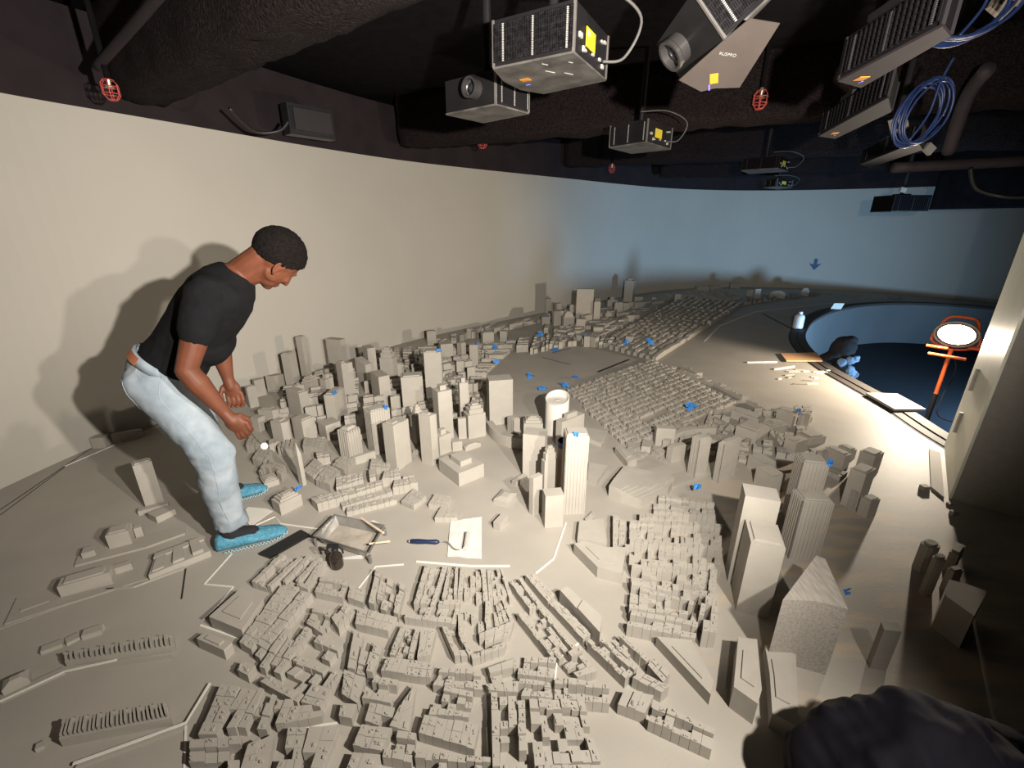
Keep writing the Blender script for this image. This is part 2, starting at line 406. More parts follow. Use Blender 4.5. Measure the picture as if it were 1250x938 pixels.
def blocks(where, rg, rows, h, lot=.033, group=None, seed=1, court=True, hv=.08, kind_='low model house block', quick=False, m=None, cat='model block', grow=1.17):
    items = []
    for r in rows:
        q, hh = (r[0], r[1]) if not isinstance(r[0][0], (int, float)) and len(r) == 2 else (r, h)
        items.append(([px(rg, p) for p in q], hh))
    items.sort(key=lambda k: sum(p[0] for p in k[0]))
    for i, (q, hh) in enumerate(items):
        rnd = random.Random(seed*101+i)
        W4 = [U(*p, hh) for p in q]
        for p in W4: p.z = 0
        if rg in 'BDX' and grow:
            cc = sum(W4, Vector((0, 0, 0)))/4
            W4 = [cc+(p-cc)*grow for p in W4]
        # u along the longer side
        if (W4[1]-W4[0]).length < (W4[3]-W4[0]).length: W4 = [W4[1], W4[2], W4[3], W4[0]]
        lu = (W4[1]-W4[0]).length; lv = (W4[3]-W4[0]).length
        h_ = hh; nu = max(1, min(18, round(lu/lot))); nv = max(1, min(5, round(lv/(lot*.9))))
        b = MB(); b.upto = len(FOOT); b.cl = []; cells(b, W4, hh, nu, nv, rnd, court, hv)
        if i == 0: pos = 'leftmost'
        elif i == len(items)-1: pos = 'rightmost'
        else: pos = ORD[i]+' from the left'
        if len(items) > 20: lab = kind_+' '+where
        else: lab = '%s %s, %s' % (kind_, where, pos)
        for c_ in CELLS: reg(c_)
        CELLS.clear()
        if b.v: b.build('model_city_block', m or M_model, label=lab, cat=cat, group=group or 'model blocks '+where)

import re
_tn = [0]
def TAPEN():
    _tn[0] += 1; return ''
TW = [
 # rg, pts, base y, style, label, depth, tape
 ('G', ((462, 62), (508, 80), (547, 50)), 440, 'lip', 'tallest slender grey model tower in the back row against the pale wall', None, None),
 ('G', ((345, 205), (412, 215), (465, 178)), 500, 'lip', 'tall grey model tower just left of the slender one at the wall', None, None),
 ('G', ((705, 108), (822, 102), (865, 95)), 390, 'plain', 'broad flat-topped grey model tower casting a square shadow on the wall', None, None),
 ('G', ((785, 278), (830, 292), (922, 272)), 600, 'notch', 'tall model tower with a dark left side standing on a wide podium', None, None),
 ('G', ((940, 245), (1020, 268)), 430, 'slant', 'small model tower with a roof sloping down to the right', .08, None),
 ('G', ((1000, 148), (1040, 170), (1105, 160)), 420, 'plain', 'narrow square model tower left of the arch-topped one', None, None),
 ('G', ((1128, 165), (1235, 170)), 440, 'step', 'arch-topped stepped model tower in the back row', .1, None),
 ('G', ((1062, 375), (1130, 400), (1218, 388)), 640, 'plain', 'plain square model tower with a flat tan roof amid the skyline', None, None),
 ('G', ((385, 508), (490, 530), (560, 510)), 740, 'lip', 'stout model tower with a thin cornice near the man\'s far hand', None, None),
 ('G', ((500, 395), (575, 402), (645, 370)), 560, 'step', 'squat stepped model tower below the slender wall tower', None, None),
 ('G', ((655, 410), (702, 420), (765, 395)), 570, 'pent', 'model tower with small roof box left of the blue-taped slab', None, None),
 ('G', ((690, 560), (772, 545), (856, 520)), 790, 'lip', 'slab model tower with blue tape on its left roof corner', None, .1),
 ('G', ((220, 388), (285, 392), (370, 345)), 520, 'slant', 'low wedge-roofed model building at the foot of the wall', None, None),
 ('G', ((130, 428), (210, 410)), 560, 'plain', 'leftmost small model tower of the wall row', .06, None),
 ('G', ((70, 487), (142, 470)), 650, 'lip', 'thin model slab with an inset face above the man\'s hands', .05, None),
 ('G', ((160, 650), (275, 668), (332, 625)), 770, 'curve', 'bow-fronted low model tower right of the man\'s far hand', None, None),
 ('G', ((100, 718), (160, 732), (216, 705)), 840, 'plain', 'small square model block just above the white cotton ball', None, None),
 ('G', ((260, 745), (345, 768), (416, 728)), 960, 'curve', 'curved-front model tower right of the cotton ball', None, None),
 ('G', ((430, 728), (512, 755), (613, 713)), 930, 'lip', 'square model tower right of the curved-front one', None, None),
 ('G', ((640, 775), (705, 792), (822, 762)), 910, 'plain', 'low broad model building partly in deep shade', None, None),
 ('E', ((432, 560), (482, 568), (542, 545)), 720, 'gothic', 'buttressed round-shouldered model tower in mid skyline', None, None),
 ('E', ((560, 462), (590, 485), (684, 458)), 690, 'ribs', 'tall ribbed model tower with blue tape on its roof', None, .8),
 ('E', ((650, 532), (702, 548), (778, 505)), 765, 'notch', 'prominent folded-front pale model tower at the skyline\'s near edge', None, None),
 ('E', ((738, 318), (842, 310)), 500, 'lip', 'wide pale model slab with a shadow of its neighbour on its face', .12, None),
 ('E', ((847, 197), (930, 195)), 440, 'lip', 'tall plain rectangular model tower with a dark tape flag behind', .09, .9),
 ('E', ((888, 370), (915, 388), (981, 375)), 620, 'pent', 'tall model tower with a single box on its roof', None, None),
 ('E', ((822, 478), (877, 502), (912, 472)), 738, 'notch', 'tall model tower with two roof levels and a lit right edge', None, None),
 ('F', ((66, 568), (180, 560)), 780, 'plain', 'large blank rectangular model tower beside the open common', .13, None),
 ('E', ((785, 430), (802, 455), (840, 438)), 640, 'step', 'small crowned model tower between two taller ones', None, None),
 ('H', ((60, 490), (170, 478)), 600, 'chamfer', 'low dark angular model building behind the skyline', .1, None),
 ('H', ((375, 188), (456, 183)), 310, 'lip', 'pale box model tower alone at the far wall', .1, None),
 ('H', ((498, 300), (608, 290)), 440, 'plain', 'grey model tower behind the dark tape flag', .12, None),
 ('H', ((645, 290), (682, 296), (726, 288)), 430, 'ribs', 'grey ribbed model tower in half shadow at the rear', None, None),
 ('H', ((755, 303), (832, 304)), 500, 'plain', 'pale model tower with blue tape hanging at its top right', .1, .9),
 ('H', ((877, 200), (977, 192)), 310, 'lip', 'bright square-faced model building at the rear of the skyline', .09, None),
 ('H', ((733, 158), (770, 160)), 245, 'plain', 'thin pale model tower furthest back by the wall', .07, None),
 ('H', ((1030, 180), (1092, 182)), 275, 'plain', 'grey shaded model tower left of the taped rooftop row', .09, None),
 ('H', ((577, 488), (720, 475)), 540, 'plain', 'long low pale model building behind the rooftop-box tower', .14, None),
 ('H', ((690, 655), (752, 648)), 850, 'step', 'slim pale stepped model tower left of the blank tower', .05, None),
 ('E', ((1058, 455), (1142, 440)), 612, 'step', 'broad stepped pale model building with a dark square opening', .1, None),
 ('E', ((1010, 515), (1052, 510)), 612, 'plain', 'narrow pale model tower at the broad stepped building\'s left', .06, None),
 ('E', ((1018, 345), (1060, 340)), 560, 'pent', 'slender pale model tower among the shaded midtown roofs', .05, None),
 ('E', ((922, 602), (978, 580)), 690, 'pent', 'short model tower right of the two-level tower', .07, None),
 ('E', ((980, 628), (1032, 620)), 672, 'plain', 'small cube model building behind the grey plaza hall', .06, None),
 ('E', ((1035, 650), (1125, 620)), 675, 'hip', 'low wedge model building by the plaza', .06, None),
 ('E', ((222, 650), (240, 655), (258, 648)), 835, 'point', 'slim obelisk-like model tower with a pointed top', None, None),
 ('E', ((920, 700), (1015, 775), (1135, 725)), 838, 'pent', 'wide low model hall with two roof boxes beside the long plaza', None, None),
 ('S', ((306, 195), (412, 206)), 400, 'plain', 'tall model tower whose front face lies in shadow', .1, None),
 ('S', ((396, 255), (412, 264), (472, 258)), 490, 'step', 'tall slim pale model tower left of the blue-rimmed cylinder', None, None),
 ('S', ((337, 400), (356, 410), (400, 392)), 585, 'plain', 'short pale model tower in front of the shadowed tower', None, None),
 ('S', ((414, 494), (503, 486)), 645, 'plain', 'shortest pale model tower at the front of the twin cluster', .07, None),
 ('S', ((512, 205), (624, 204)), 580, 'ribs', 'bright white ribbed model tower with blue tape on its front', .1, .45),
 ('S', ((465, 128), (492, 140), (600, 98)), 260, 'pent', 'grey model tower with a long roof box beside the white cylinder', None, None),
 ('S', ((310, 120), (402, 120)), 215, 'step', 'stepped pale model tower at the left of the white cylinder', .1, None),
 ('S', ((232, 120), (262, 130), (292, 125)), 205, 'ribs', 'small ribbed model building above the curved terrace', None, None),
 ('S', ((995, 250), (1020, 268), (1092, 240)), 335, 'lip', 'cube-like grey model building left of the ribbed pair', None, None),
 ('S', ((1115, 218), (1150, 226), (1208, 232)), 405, 'ribs', 'strongly ribbed grey model tower left of the harbour houses', None, None),
 ('S', ((1240, 260), (1262, 270), (1310, 250)), 400, 'ribs', 'ribbed grey model tower, right-hand one of the ribbed pair', None, None),
 ('S', ((945, 168), (1035, 172)), 250, 'plain', 'flat-faced grey model block beneath the white and blue tape knot', .06, None),
 ('S', ((165, 490), (238, 520), (282, 445)), 545, 'hip', 'low wide model hall with sloping roof left of the shadowed tower', None, None),
 ('S', ((200, 395), (265, 430), (335, 385)), 450, 'plain', 'small block model hall behind the sloping-roof one', None, None),
 ('S', ((165, 615), (195, 625), (235, 585)), 660, 'plain', 'tiny cube model building on the plaza above the paper towel', None, None),
 ('K', ((535, 290), (600, 340), (780, 250)), 470, 'step', 'model building with blue tape right of the blue shoe covers', None, .95),
 ('K', ((445, 130), (480, 190), (600, 150)), 250, 'step', 'ornate low model building touching the far blue shoe cover', None, None),
 # left side
 ('L', ((630, 272), (722, 246)), 480, 'lip', 'lone tall thin model slab standing left of the man', .05, None),
 ('L', ((742, 515), (832, 470)), 545, 'slant', 'short wedge model building at the foot of the lone slab', .08, None),
 ('L', ((655, 488), (800, 450)), 508, 'plain', 'flat plinth under the lone slab on the left', .09, None),
 ('L', ((500, 605), (610, 578)), 675, 'lip', 'box-shaped pier shed with a raised roof rim', .07, None),
 ('L', ((612, 578), (700, 552)), 625, 'plain', 'low pier shed right of the box-shaped one', .05, None),
 ('L', ((385, 690), (450, 672)), 722, 'plain', 'smallest shed at the left end of the long pier', .05, None),
 ('L', ((425, 140), (490, 135)), 188, 'plain', 'small pale model block at the wall behind the man', .07, None),
 ('L', ((510, 125), (690, 85)), 170, 'slant', 'long dark-fronted model shed at the wall behind the man', .12, None),
 ('L', ((270, 850), (520, 778)), 905, 'lip', 'long pier shed with notched roof near the left edge', .06, None),
 ('L', ((530, 765), (625, 735)), 792, 'plain', 'short low pier shed right of the notched one', .03, None),
 ('N', ((95, 190), (232, 140)), 200, 'plain', 'thin low strip building at the far left edge', .02, None),
 ('N', ((190, 385), (295, 345)), 400, 'plain', 'low shed strip nearest the left edge above the finned wharves', .03, None),
 ('N', ((305, 350), (385, 310)), 360, 'plain', 'low shed strip in the middle above the finned wharves', .035, None),
 ('N', ((385, 310), (480, 280)), 330, 'plain', 'low shed strip rightmost above the finned wharves', .035, None),
 ('N', ((165, 850), (208, 830)), 865, 'plain', 'tiny lone shed below the lower finned wharf', .02, None),
 ('N', ((0, 560), (130, 500)), 600, 'hip', 'low model shed cut by the left edge of the view', .05, None),
 # right side
 ('T', ((130, 62), (258, 125), (292, 95)), 165, 'lip', 'long dark-sided model building at the harbour city\'s back left', None, None),
 ('T', ((152, 160), (252, 190), (312, 172)), 250, 'lip', 'long model building second in from the harbour city\'s back left', None, None),
 ('T', ((270, 118), (330, 150), (402, 125)), 205, 'step', 'irregular model building between the two long dark-sided ones', None, None),
 ('T', ((348, 68), (428, 98), (450, 65)), 165, 'lip', 'tall square model building at the back of the harbour city', None, .9),
 ('T', ((440, 92), (470, 108), (516, 96)), 165, 'chamfer', 'six-sided model building at the back of the harbour city', None, None),
 ('T', ((440, 168), (505, 216), (582, 190)), 250, 'lip', 'flat-roofed model building on the water side of the harbour city', None, None),
 ('T', ((385, 210), (440, 238), (502, 208)), 300, 'notch', 'paired-block model building in the harbour city\'s middle', None, None),
 ('T', ((578, 240), (672, 300), (702, 280)), 375, 'lip', 'long dark-flanked model building with a bright roof edge', None, None),
 ('T', ((640, 238), (700, 275), (728, 262)), 320, 'lip', 'low slotted model building by the bright floor', None, None),
 ('T', ((742, 278), (815, 302), (858, 292)), 400, 'lip', 'dark-sided square model tower nearest the bright floor', None, None),
 ('T', ((697, 362), (772, 388), (820, 372)), 560, 'lip', 'tallest dark-sided square model tower of the harbour city', None, None),
 ('T', ((748, 498), (795, 520), (840, 512)), 600, 'lip', 'low dark-sided model tower in front of the tallest square one', None, None),
 ('T', ((668, 450), (715, 476), (752, 478)), 560, 'plain', 'stubby dark-sided model tower at the tall square one\'s left', None, None),
 ('T', ((470, 330), (598, 345)), 620, 'ribs', 'tall ribbed grey model tower with blue tape at its right', .11, .98),
 ('T', ((470, 515), (622, 525)), 790, 'ribs', 'tall grey model tower with a notched crown at the harbour', .10, None),
 ('T', ((475, 292), (505, 305), (540, 297)), 420, 'lip', 'small square model tower behind the tall ribbed one', None, None),
 ('T', ((515, 265), (560, 288), (595, 280)), 345, 'lip', 'small cube model tower between the long harbour buildings', None, None),
 ('T', ((212, 288), (290, 340), (342, 325)), 400, 'lip', 'twin-roofed grey model block left of the wooden quay', None, None),
 ('T', ((248, 352), (320, 402), (388, 388)), 480, 'lip', 'larger twin-roofed grey model block left of the wooden quay', None, None),
 ('T', ((195, 490), (365, 520)), 900, 'plain', 'broad blank pale model tower behind the nearest big one', .10, None),
 ('T', ((222, 712), (388, 745)), 1040, 'lip', 'nearest big pale model tower with a broad sunlit roof', .15, None),
 ('T', ((-85, 235), (-40, 245), (40, 225)), 400, 'plain', 'pale grey model tower at the left end of the harbour row', None, None),
 ('T', ((60, 235), (95, 245), (180, 235)), 430, 'ribs', 'ribbed pale model tower third in the harbour row', None, None),
 ('M', ((88, 530), (150, 575), (207, 545)), 700, 'chamfer', 'tall dark model tower at the left of the shaded right-hand cluster', None, None),
 ('M', ((148, 605), (185, 632), (236, 625)), 810, 'chamfer', 'pentagonal dark model tower at the front of the shaded cluster', None, None),
 ('M', ((242, 590), (290, 605), (322, 595)), 700, 'lip', 'dark model tower at the back right of the shaded cluster', None, None),
 ('M', ((230, 665), (265, 690), (312, 670)), 790, 'lip', 'dark model tower at the right of the shaded cluster', None, None),
 ('M', ((225, 335), (245, 350), (275, 335)), 355, 'plain', 'small grey block against the foot of the white panel', None, None),
 ('M', ((242, 375), (262, 390), (290, 375)), 410, 'plain', 'small dark block below the foot of the white panel', None, None),
 ('M', ((92, 252), (118, 266), (150, 266)), 285, 'plain', 'small angular block lying on the bright floor by the slab', None, None),
 # back bay
 ('W', ((403, 145), (533, 145)), 400, 'plain', 'broad blank tan model skyscraper in the far district', .05, None),
 ('W', ((768, 78), (836, 82), (852, 78)), 245, 'pent', 'tall far model skyscraper with a crowned top, right of the tan slab', None, None),
 ('W', ((640, 200), (716, 200)), 300, 'dome', 'domed model tower between the two far skyscrapers', .10, None),
 ('W', ((243, 256), (292, 252)), 330, 'plain', 'dark-topped far model tower leftmost behind the tan slab', .08, None),
 ('W', ((228, 315), (302, 312)), 425, 'plain', 'shaded far model tower left of the tan slab', .12, None),
 ('W', ((303, 320), (385, 318)), 450, 'step', 'stepped far model tower left of the tan slab', .12, None),
 ('W', ((398, 372), (466, 375)), 468, 'plain', 'short far model tower in front of the tan slab', .10, None),
 ('W', ((463, 348), (522, 335)), 430, 'plain', 'white-sided far model tower at the tan slab\'s foot', .08, None),
 ('W', ((535, 243), (584, 243)), 405, 'lip', 'slim far model tower right of the tan slab', .08, None),
 ('W', ((540, 215), (580, 215)), 290, 'plain', 'far model tower half hidden behind the tan slab\'s right edge', .08, None),
 ('W', ((693, 250), (756, 250)), 338, 'lip', 'boxy far model tower below the crowned skyscraper', .10, None),
 ('W', ((760, 252), (800, 252)), 328, 'plain', 'narrow far model tower below the crowned skyscraper', .08, None),
 ('W', ((800, 245), (862, 245)), 295, 'plain', 'low far model tower at the crowned skyscraper\'s foot', .08, None),
 ('W', ((868, 252), (922, 245)), 320, 'lip', 'far model block right of the crowned skyscraper', .08, None),
 ('W', ((845, 205), (908, 205)), 255, 'plain', 'pale far model block behind the crowned skyscraper', .10, None),
 ('W', ((976, 207), (1009, 210)), 252, 'plain', 'small bright far model block at the end of the avenue', .08, None),
 ('W', ((165, 217), (205, 217)), 330, 'plain', 'dark far model tower standing alone before the wall', .06, None),
 ('W', ((624, 312), (668, 310)), 372, 'dome', 'small round-topped far model building', .07, None),
 ('W', ((350, 265), (392, 264)), 340, 'plain', 'grey far model tower just left behind the tan slab', .08, None),
 ('W', ((138, 358), (196, 356)), 420, 'plain', 'pale blue-tinged far model tower at the common\'s back left', .1, .7),
 ('W', ((530, 436), (600, 436)), 492, 'plain', 'grey far model building with a small spire at its side', .12, None),
 ('W', ((600, 430), (672, 402)), 490, 'hip', 'pale church-like far model building with a gabled roof', .10, None),
 ('W', ((458, 505), (503, 507)), 585, 'plain', 'grey corner model building with blue tape by the common', .08, .1),
 ('W', ((505, 510), (545, 518), (572, 510)), 592, 'plain', 'bright-edged corner model tower at the end of the common', None, None),
 ('W', ((785, 347), (842, 345)), 395, 'plain', 'grey block in the first far avenue row', .1, None),
 ('W', ((775, 505), (828, 510)), 565, 'plain', 'grey block heading the middle avenue row', .08, None),
 ('W', ((1150, 182), (1200, 185)), 240, 'plain', 'bluish far model tower standing apart on the right', .1, .1),
 # far right
 ('C', ((375, 135), (438, 137)), 168, 'plain', 'wide pale model block at the very back of the dark district', .15, None),
 ('C', ((168, 158), (240, 158)), 192, 'lip', 'grey model block left in the dark back district', .15, None),
 ('C', ((252, 150), (312, 150)), 180, 'plain', 'brownish model block middle of the dark back district', .15, None),
 ('C', ((478, 178), (520, 180)), 218, 'plain', 'dark model slab at the start of the bluish row', .1, None),
 ('C', ((535, 172), (570, 172)), 235, 'plain', 'thin bluish-white upright slab on the dark bank', .05, None),
 ('C', ((630, 180), (728, 188)), 225, 'step', 'bluish-white stepped block on the dark bank', .12, None),
 ('C', ((830, 165), (880, 168)), 215, 'step', 'bluish-white tower with a small top on the dark bank', .1, None),
]
random.seed(5)
for r in TW: tower(r[0], r[1], r[2], r[3], r[4], depth=r[5], tape=r[6])
# white cylinder with slanted crown
def cyl_tower():
    h, F, u, v, a, b_ = quad_of('F', ((340, 680), (456, 680)), 835, .12)
    c = F+u*a/2; c += Vector((0, a/2, 0))
    t = thing('model_tower', 'bright white cylindrical model tower with a slanted crown', 'model building', (c.x, c.y, 0)); r = a/2
    n = 40; rings = []
    for z, k, rr in ((0, 0, 1), (1, 0, 1), (1, 1, 1), (1, 1, .93), (1, 0, .93), (1, 0, .001)):
        rings.append([(c.x+rr*r*math.cos(2*math.pi*i/n), c.y+rr*r*math.sin(2*math.pi*i/n), z*h+k*(.022+.03*math.sin(2*math.pi*i/n+.4))) for i in range(n)])
    MB().loft(rings).build('building_body', M_white, t)
    MB().box((c.x, c.y-.01, h+.003), (.03, .015, .012)).build('roof_block', M_model, t)
    h, F, u, v, a, b_ = quad_of('S', ((476, 250), (560, 250)), 475, .08)
    c = F+u*a/2+Vector((0, a/2, 0)); r = a/2
    t = thing('model_tower', 'tan cylindrical model tower with a dark blue rim, half behind the white ribbed one', 'model building', (c.x, c.y, 0))
    MB().lathe([(r, 0), (r, h-.03)], (c.x, c.y, 0), n=40).build('building_body', mat('tan_card', (.42, .33, .24), .7, var=.05), t)
    MB().lathe([(r*1.01, h-.03), (r*1.01, h+.005), (r*.93, h+.005), (r*.93, h-.03)], (c.x, c.y, 0), n=40).build('rim_band', mat('navy_band', (.03, .06, .16), .5, var=.05), t)
cyl_tower()
def arc_wall(rg, pts, h, th, label, nm='model_terrace'):
    P_ = [U(*px(rg, p), h) for p in pts]; P_ = spline(P_, 5); b = MB(); rings = []
    for i, p in enumerate(P_):
        t = (P_[min(i+1, len(P_)-1)]-P_[max(i-1, 0)]).normalized(); n = Vector((-t.y, t.x, 0))*th
        rings.append([(p.x, p.y, 0), (p.x, p.y, h), (p.x+n.x, p.y+n.y, h), (p.x+n.x, p.y+n.y, 0)])
    for r0_, r1_ in zip(rings, rings[1:]): reg([r0_[0][:2], r1_[0][:2], r1_[3][:2], r0_[3][:2]])
    b.loft(rings); return b.build(nm, M_model, label=label, cat='model building')
arc_wall('S', [(130, 135), (165, 178), (225, 205), (312, 222)], .085, .05, 'long curved terrace building in front of the blank model tower')
arc_wall('S', [(1000, 232), (1050, 190), (1130, 172), (1230, 168)], .06, .04, 'curved low model building behind the ribbed pair')
arc_wall('S', [(40, 120), (90, 150), (112, 170)], .04, .03, 'short curved low model wall left of the long terrace')
def polyb(rg, pts, h, label, m=None, topz=None, name='model_building', extra=None):
    P_ = [U(*px(rg, p), h) for p in pts]
    b = MB().prism([(p.x, p.y) for p in P_], 0, h); reg([(p.x, p.y) for p in P_])
    c = sum(P_, Vector((0, 0, 0)))/len(P_)
    if extra == 'frame':
        b.prism([(c.x+(p.x-c.x)*.55, c.y+(p.y-c.y)*.55) for p in P_], h, h+.006)
    if extra == 'stairs':
        for k in range(5):
            f = .9-k*.14; b.prism([(P_[0].x+(p.x-P_[0].x)*f, P_[0].y+(p.y-P_[0].y)*f) for p in P_], h+k*.004, h+k*.004+.004)
    return b.build(name, m or M_model, label=label, cat='model building')
M_woodg = mat('grey_wood', (.26, .235, .205), .7, col2=(.36, .33, .29), scale=5, stretch=(25, 4, 25))
h_hex = hgt(px('V', (578, 292)), 650+545/3.125)
polyb('V', [(458, 88), (492, 102), (578, 292), (450, 262), (330, 258)], h_hex, 'wood-grained polygonal model block with blue tape on its right corner', m=M_woodg)
polyb('S', [(716, 455), (790, 345), (1035, 400), (1000, 450), (870, 510), (775, 480)], .055, 'wide platform-like model building with a stepped inner roof', extra='stairs')
polyb('S', [(745, 258), (770, 250), (850, 312), (805, 330)], .05, 'narrow diagonal model building behind the stepped platform', extra='frame')
polyb('S', [(600, 160), (712, 182), (680, 240), (615, 215)], .03, 'low bright-roofed flat model block right of the white cylinder')
polyb('S', [(620, 330), (712, 345), (660, 420), (614, 395)], .035, 'low flat bright roof right of the white ribbed tower')
polyb('S', [(550, 718), (662, 830), (780, 860), (800, 735), (700, 735), (600, 705)], .06, 'model building with a sloping glass-like front panel', extra='frame')
polyb('S', [(575, 610), (690, 600), (706, 720), (566, 690)], .045, 'model building with a pimpled roof right of the white street line')
polyb('X', [(508, 432), (642, 445), (728, 605), (716, 655)], .05, 'large triangular wedge-shaped model block', extra='frame')
polyb('T', [(340, 365), (468, 318), (470, 355), (380, 370)], .012, 'bare wooden quay piece between the harbour buildings', m=M_wood)
polyb('T', [(395, 410), (445, 425), (430, 540), (355, 520)], .012, 'pale wooden quay strip left of the tall ribbed tower', m=M_wood)
polyb('M', [(140, 72), (196, 92), (215, 316), (150, 262)], .012, 'long flat grey slab lying beside the white panel')
polyb('V', [(160, 400), (232, 408), (250, 600), (235, 655), (143, 590)], hgt(px('V', (235, 655)), 650+735/3.125), 'long pale model building with inset roof near the dark jacket, left of the pair', extra='frame')
polyb('V', [(262, 430), (380, 465), (390, 745), (290, 690), (280, 540)], hgt(px('V', (390, 745)), 650+800/3.125), 'long pale model building with inset roof near the dark jacket, right of the pair', extra='frame')
polyb('V', [(705, 342), (717, 372), (785, 380), (770, 345)], hgt(px('V', (717, 372)), 650+520/3.125), 'dark-faced upright model block standing alone by the jacket')
polyb('V', [(965, 180), (1040, 200), (1110, 225), (1060, 320), (948, 240)], .16, 'large dark model block in the shade below the shaded cluster')
# blocks of low houses -------------------------------------------------
FRONTB = [[(405, 100), (478, 122), (600, 10), (515, -5)], [(538, 100), (585, 122), (690, 10), (632, 0)], [(598, 118), (640, 132), (712, 25), (662, 20)],
  [(355, 360), (400, 385), (582, 150), (512, 140)], [(402, 395), (440, 420), (640, 180), (600, 170)], [(680, 150), (785, 172), (808, 110), (702, 92)],
  [(820, 175), (880, 195), (890, 150), (830, 130)]]
blocks('beside the paint jar and tray', 'B', FRONTB, .040, seed=2)
polyb('B', [(200, 265), (345, 325), (440, 185), (340, 140)], .06, 'block with a long slot in its roof at the white street line', extra='frame')
polyb('B', [(145, 362), (265, 415), (302, 380), (185, 330)], .05, 'low lipped block left of the slotted-roof block', extra='frame')
blocks('in the left foreground', 'B', [[(640, 290), (700, 330), (740, 240), (668, 230)], [(750, 270), (778, 310), (840, 240), (805, 215)],
  [(440, 470), (520, 500), (640, 330), (560, 290)], [(620, 440), (700, 480), (780, 390), (690, 355)], [(450, 550), (590, 625), (710, 490), (600, 450)],
  [(330, 500), (370, 520), (400, 480), (350, 465)], [(620, 630), (695, 650), (780, 520), (710, 500)]], .042, seed=3)
blocks('along the bend of the white street line', 'B', [[(165, 770), (235, 770), (325, 590), (250, 580)], [(250, 750), (320, 745), (402, 600), (345, 590)],
  [(340, 740), (450, 750), (490, 620), (425, 590)], [(462, 735), (532, 730), (565, 640), (505, 640)], [(548, 730), (690, 700), (700, 655), (575, 665)]], .045, seed=4)
blocks('in the lowest row at the left', 'B', [[(120, 938), (318, 935), (325, 805), (130, 820)], [(350, 935), (450, 938), (480, 790), (380, 840)], [(535, 890), (600, 885), (625, 765), (555, 770)],
  [(610, 920), (700, 925), (765, 765), (650, 765)], [(850, 830), (960, 850), (1000, 765), (885, 752)], [(980, 880), (1090, 900), (1110, 790), (1005, 775)], [(820, 935), (925, 938), (950, 880), (845, 870)],
  [(60, 1010), (310, 1010), (315, 950), (118, 950)], [(480, 1000), (600, 1000), (605, 905), (520, 905)], [(620, 1000), (780, 1010), (800, 950), (690, 940)]], .042, seed=5)
blocks('in the middle of the left-hand grid', 'B', [[(860, 290), (985, 320), (1020, 270), (870, 232)], [(825, 480), (920, 500), (960, 400), (850, 330)], [(795, 600), (855, 640), (885, 540), (805, 510)],
  [(780, 700), (830, 710), (850, 655), (790, 650)], [(900, 720), (995, 750), (1015, 670), (920, 650)], [(1010, 740), (1085, 760), (1110, 580), (1050, 660)], [(920, 195), (1032, 240), (1060, 130), (948, 62)],
  [(890, 620), (1000, 640), (1030, 550), (940, 540)]], .045, seed=6)
blocks('directly below the white roller paper', 'D', [[(285, 262), (480, 288), (500, 195), (318, 202)], [(320, 195), (400, 200), (450, 52), (362, 47)], [(440, 170), (498, 178), (502, 52), (465, 47)],
  [(518, 325), (640, 300), (640, 190), (512, 190)], [(512, 178), (630, 178), (620, 62), (524, 52)], [(648, 180), (740, 170), (700, 60), (640, 62)]], .042, lot=.024, seed=7)
blocks('in the second band below the white paper', 'D', [[(212, 420), (300, 440), (328, 322), (258, 312)], [(330, 440), (378, 430), (402, 332), (342, 338)], [(180, 500), (370, 530), (382, 472), (205, 450)],
  [(410, 560), (600, 580), (590, 505), (442, 492)], [(442, 315), (492, 430), (565, 418), (510, 322)], [(580, 440), (700, 400), (740, 295), (555, 362)], [(655, 305), (750, 280), (700, 185), (652, 195)]], .042, lot=.024, seed=8)
blocks('in the third band at the centre foreground', 'D', [[(610, 510), (650, 580), (760, 590), (770, 455)], [(782, 515), (915, 530), (930, 455), (792, 442)], [(765, 610), (915, 620), (905, 560), (790, 545)],
  [(390, 690), (540, 700), (560, 605), (422, 575)], [(350, 780), (560, 840), (580, 745), (372, 712)]], .042, lot=.026, seed=9)
blocks('on the diagonal streets', 'D', [[(742, 115), (820, 220), (858, 200), (790, 102)], [(812, 85), (900, 190), (925, 162), (850, 82)], [(905, 195), (1050, 350), (1078, 328), (942, 190)],
  [(785, 262), (930, 440), (1010, 388), (870, 222)], [(965, 450), (1035, 525), (1110, 500), (1045, 402)]], .042, lot=.024, seed=10)
blocks('at the end of the diagonal streets', 'D', [([(970, 155), (1122, 322), (1132, 262), (1000, 142)], .075)], .075, lot=.1, seed=11, kind_='tall narrow grey model block')
blocks('at the bottom centre', 'D', [[(670, 905), (800, 895), (792, 622), (662, 622)], [(830, 900), (1110, 885), (1050, 655), (812, 642)], [(950, 622), (1160, 640), (1160, 565), (952, 540)],
  [(640, 1010), (800, 1000), (800, 925), (660, 930)], [(830, 1000), (1130, 1000), (1120, 925), (835, 930)], [(300, 1010), (620, 1010), (625, 900), (345, 870)]], .05, lot=.026, seed=12)
blocks('in the fan right of the diagonal streets', 'X', [[(170, 615), (440, 715), (470, 655), (170, 590)], [(255, 460), (380, 580), (420, 540), (292, 432)], [(345, 460), (430, 540), (470, 510), (382, 432)],
  [(460, 520), (530, 600), (552, 572), (482, 502)], [(405, 580), (520, 640), (545, 620), (430, 560)], [(460, 740), (700, 850), (712, 775), (480, 682)]], .05, lot=.026, seed=13)
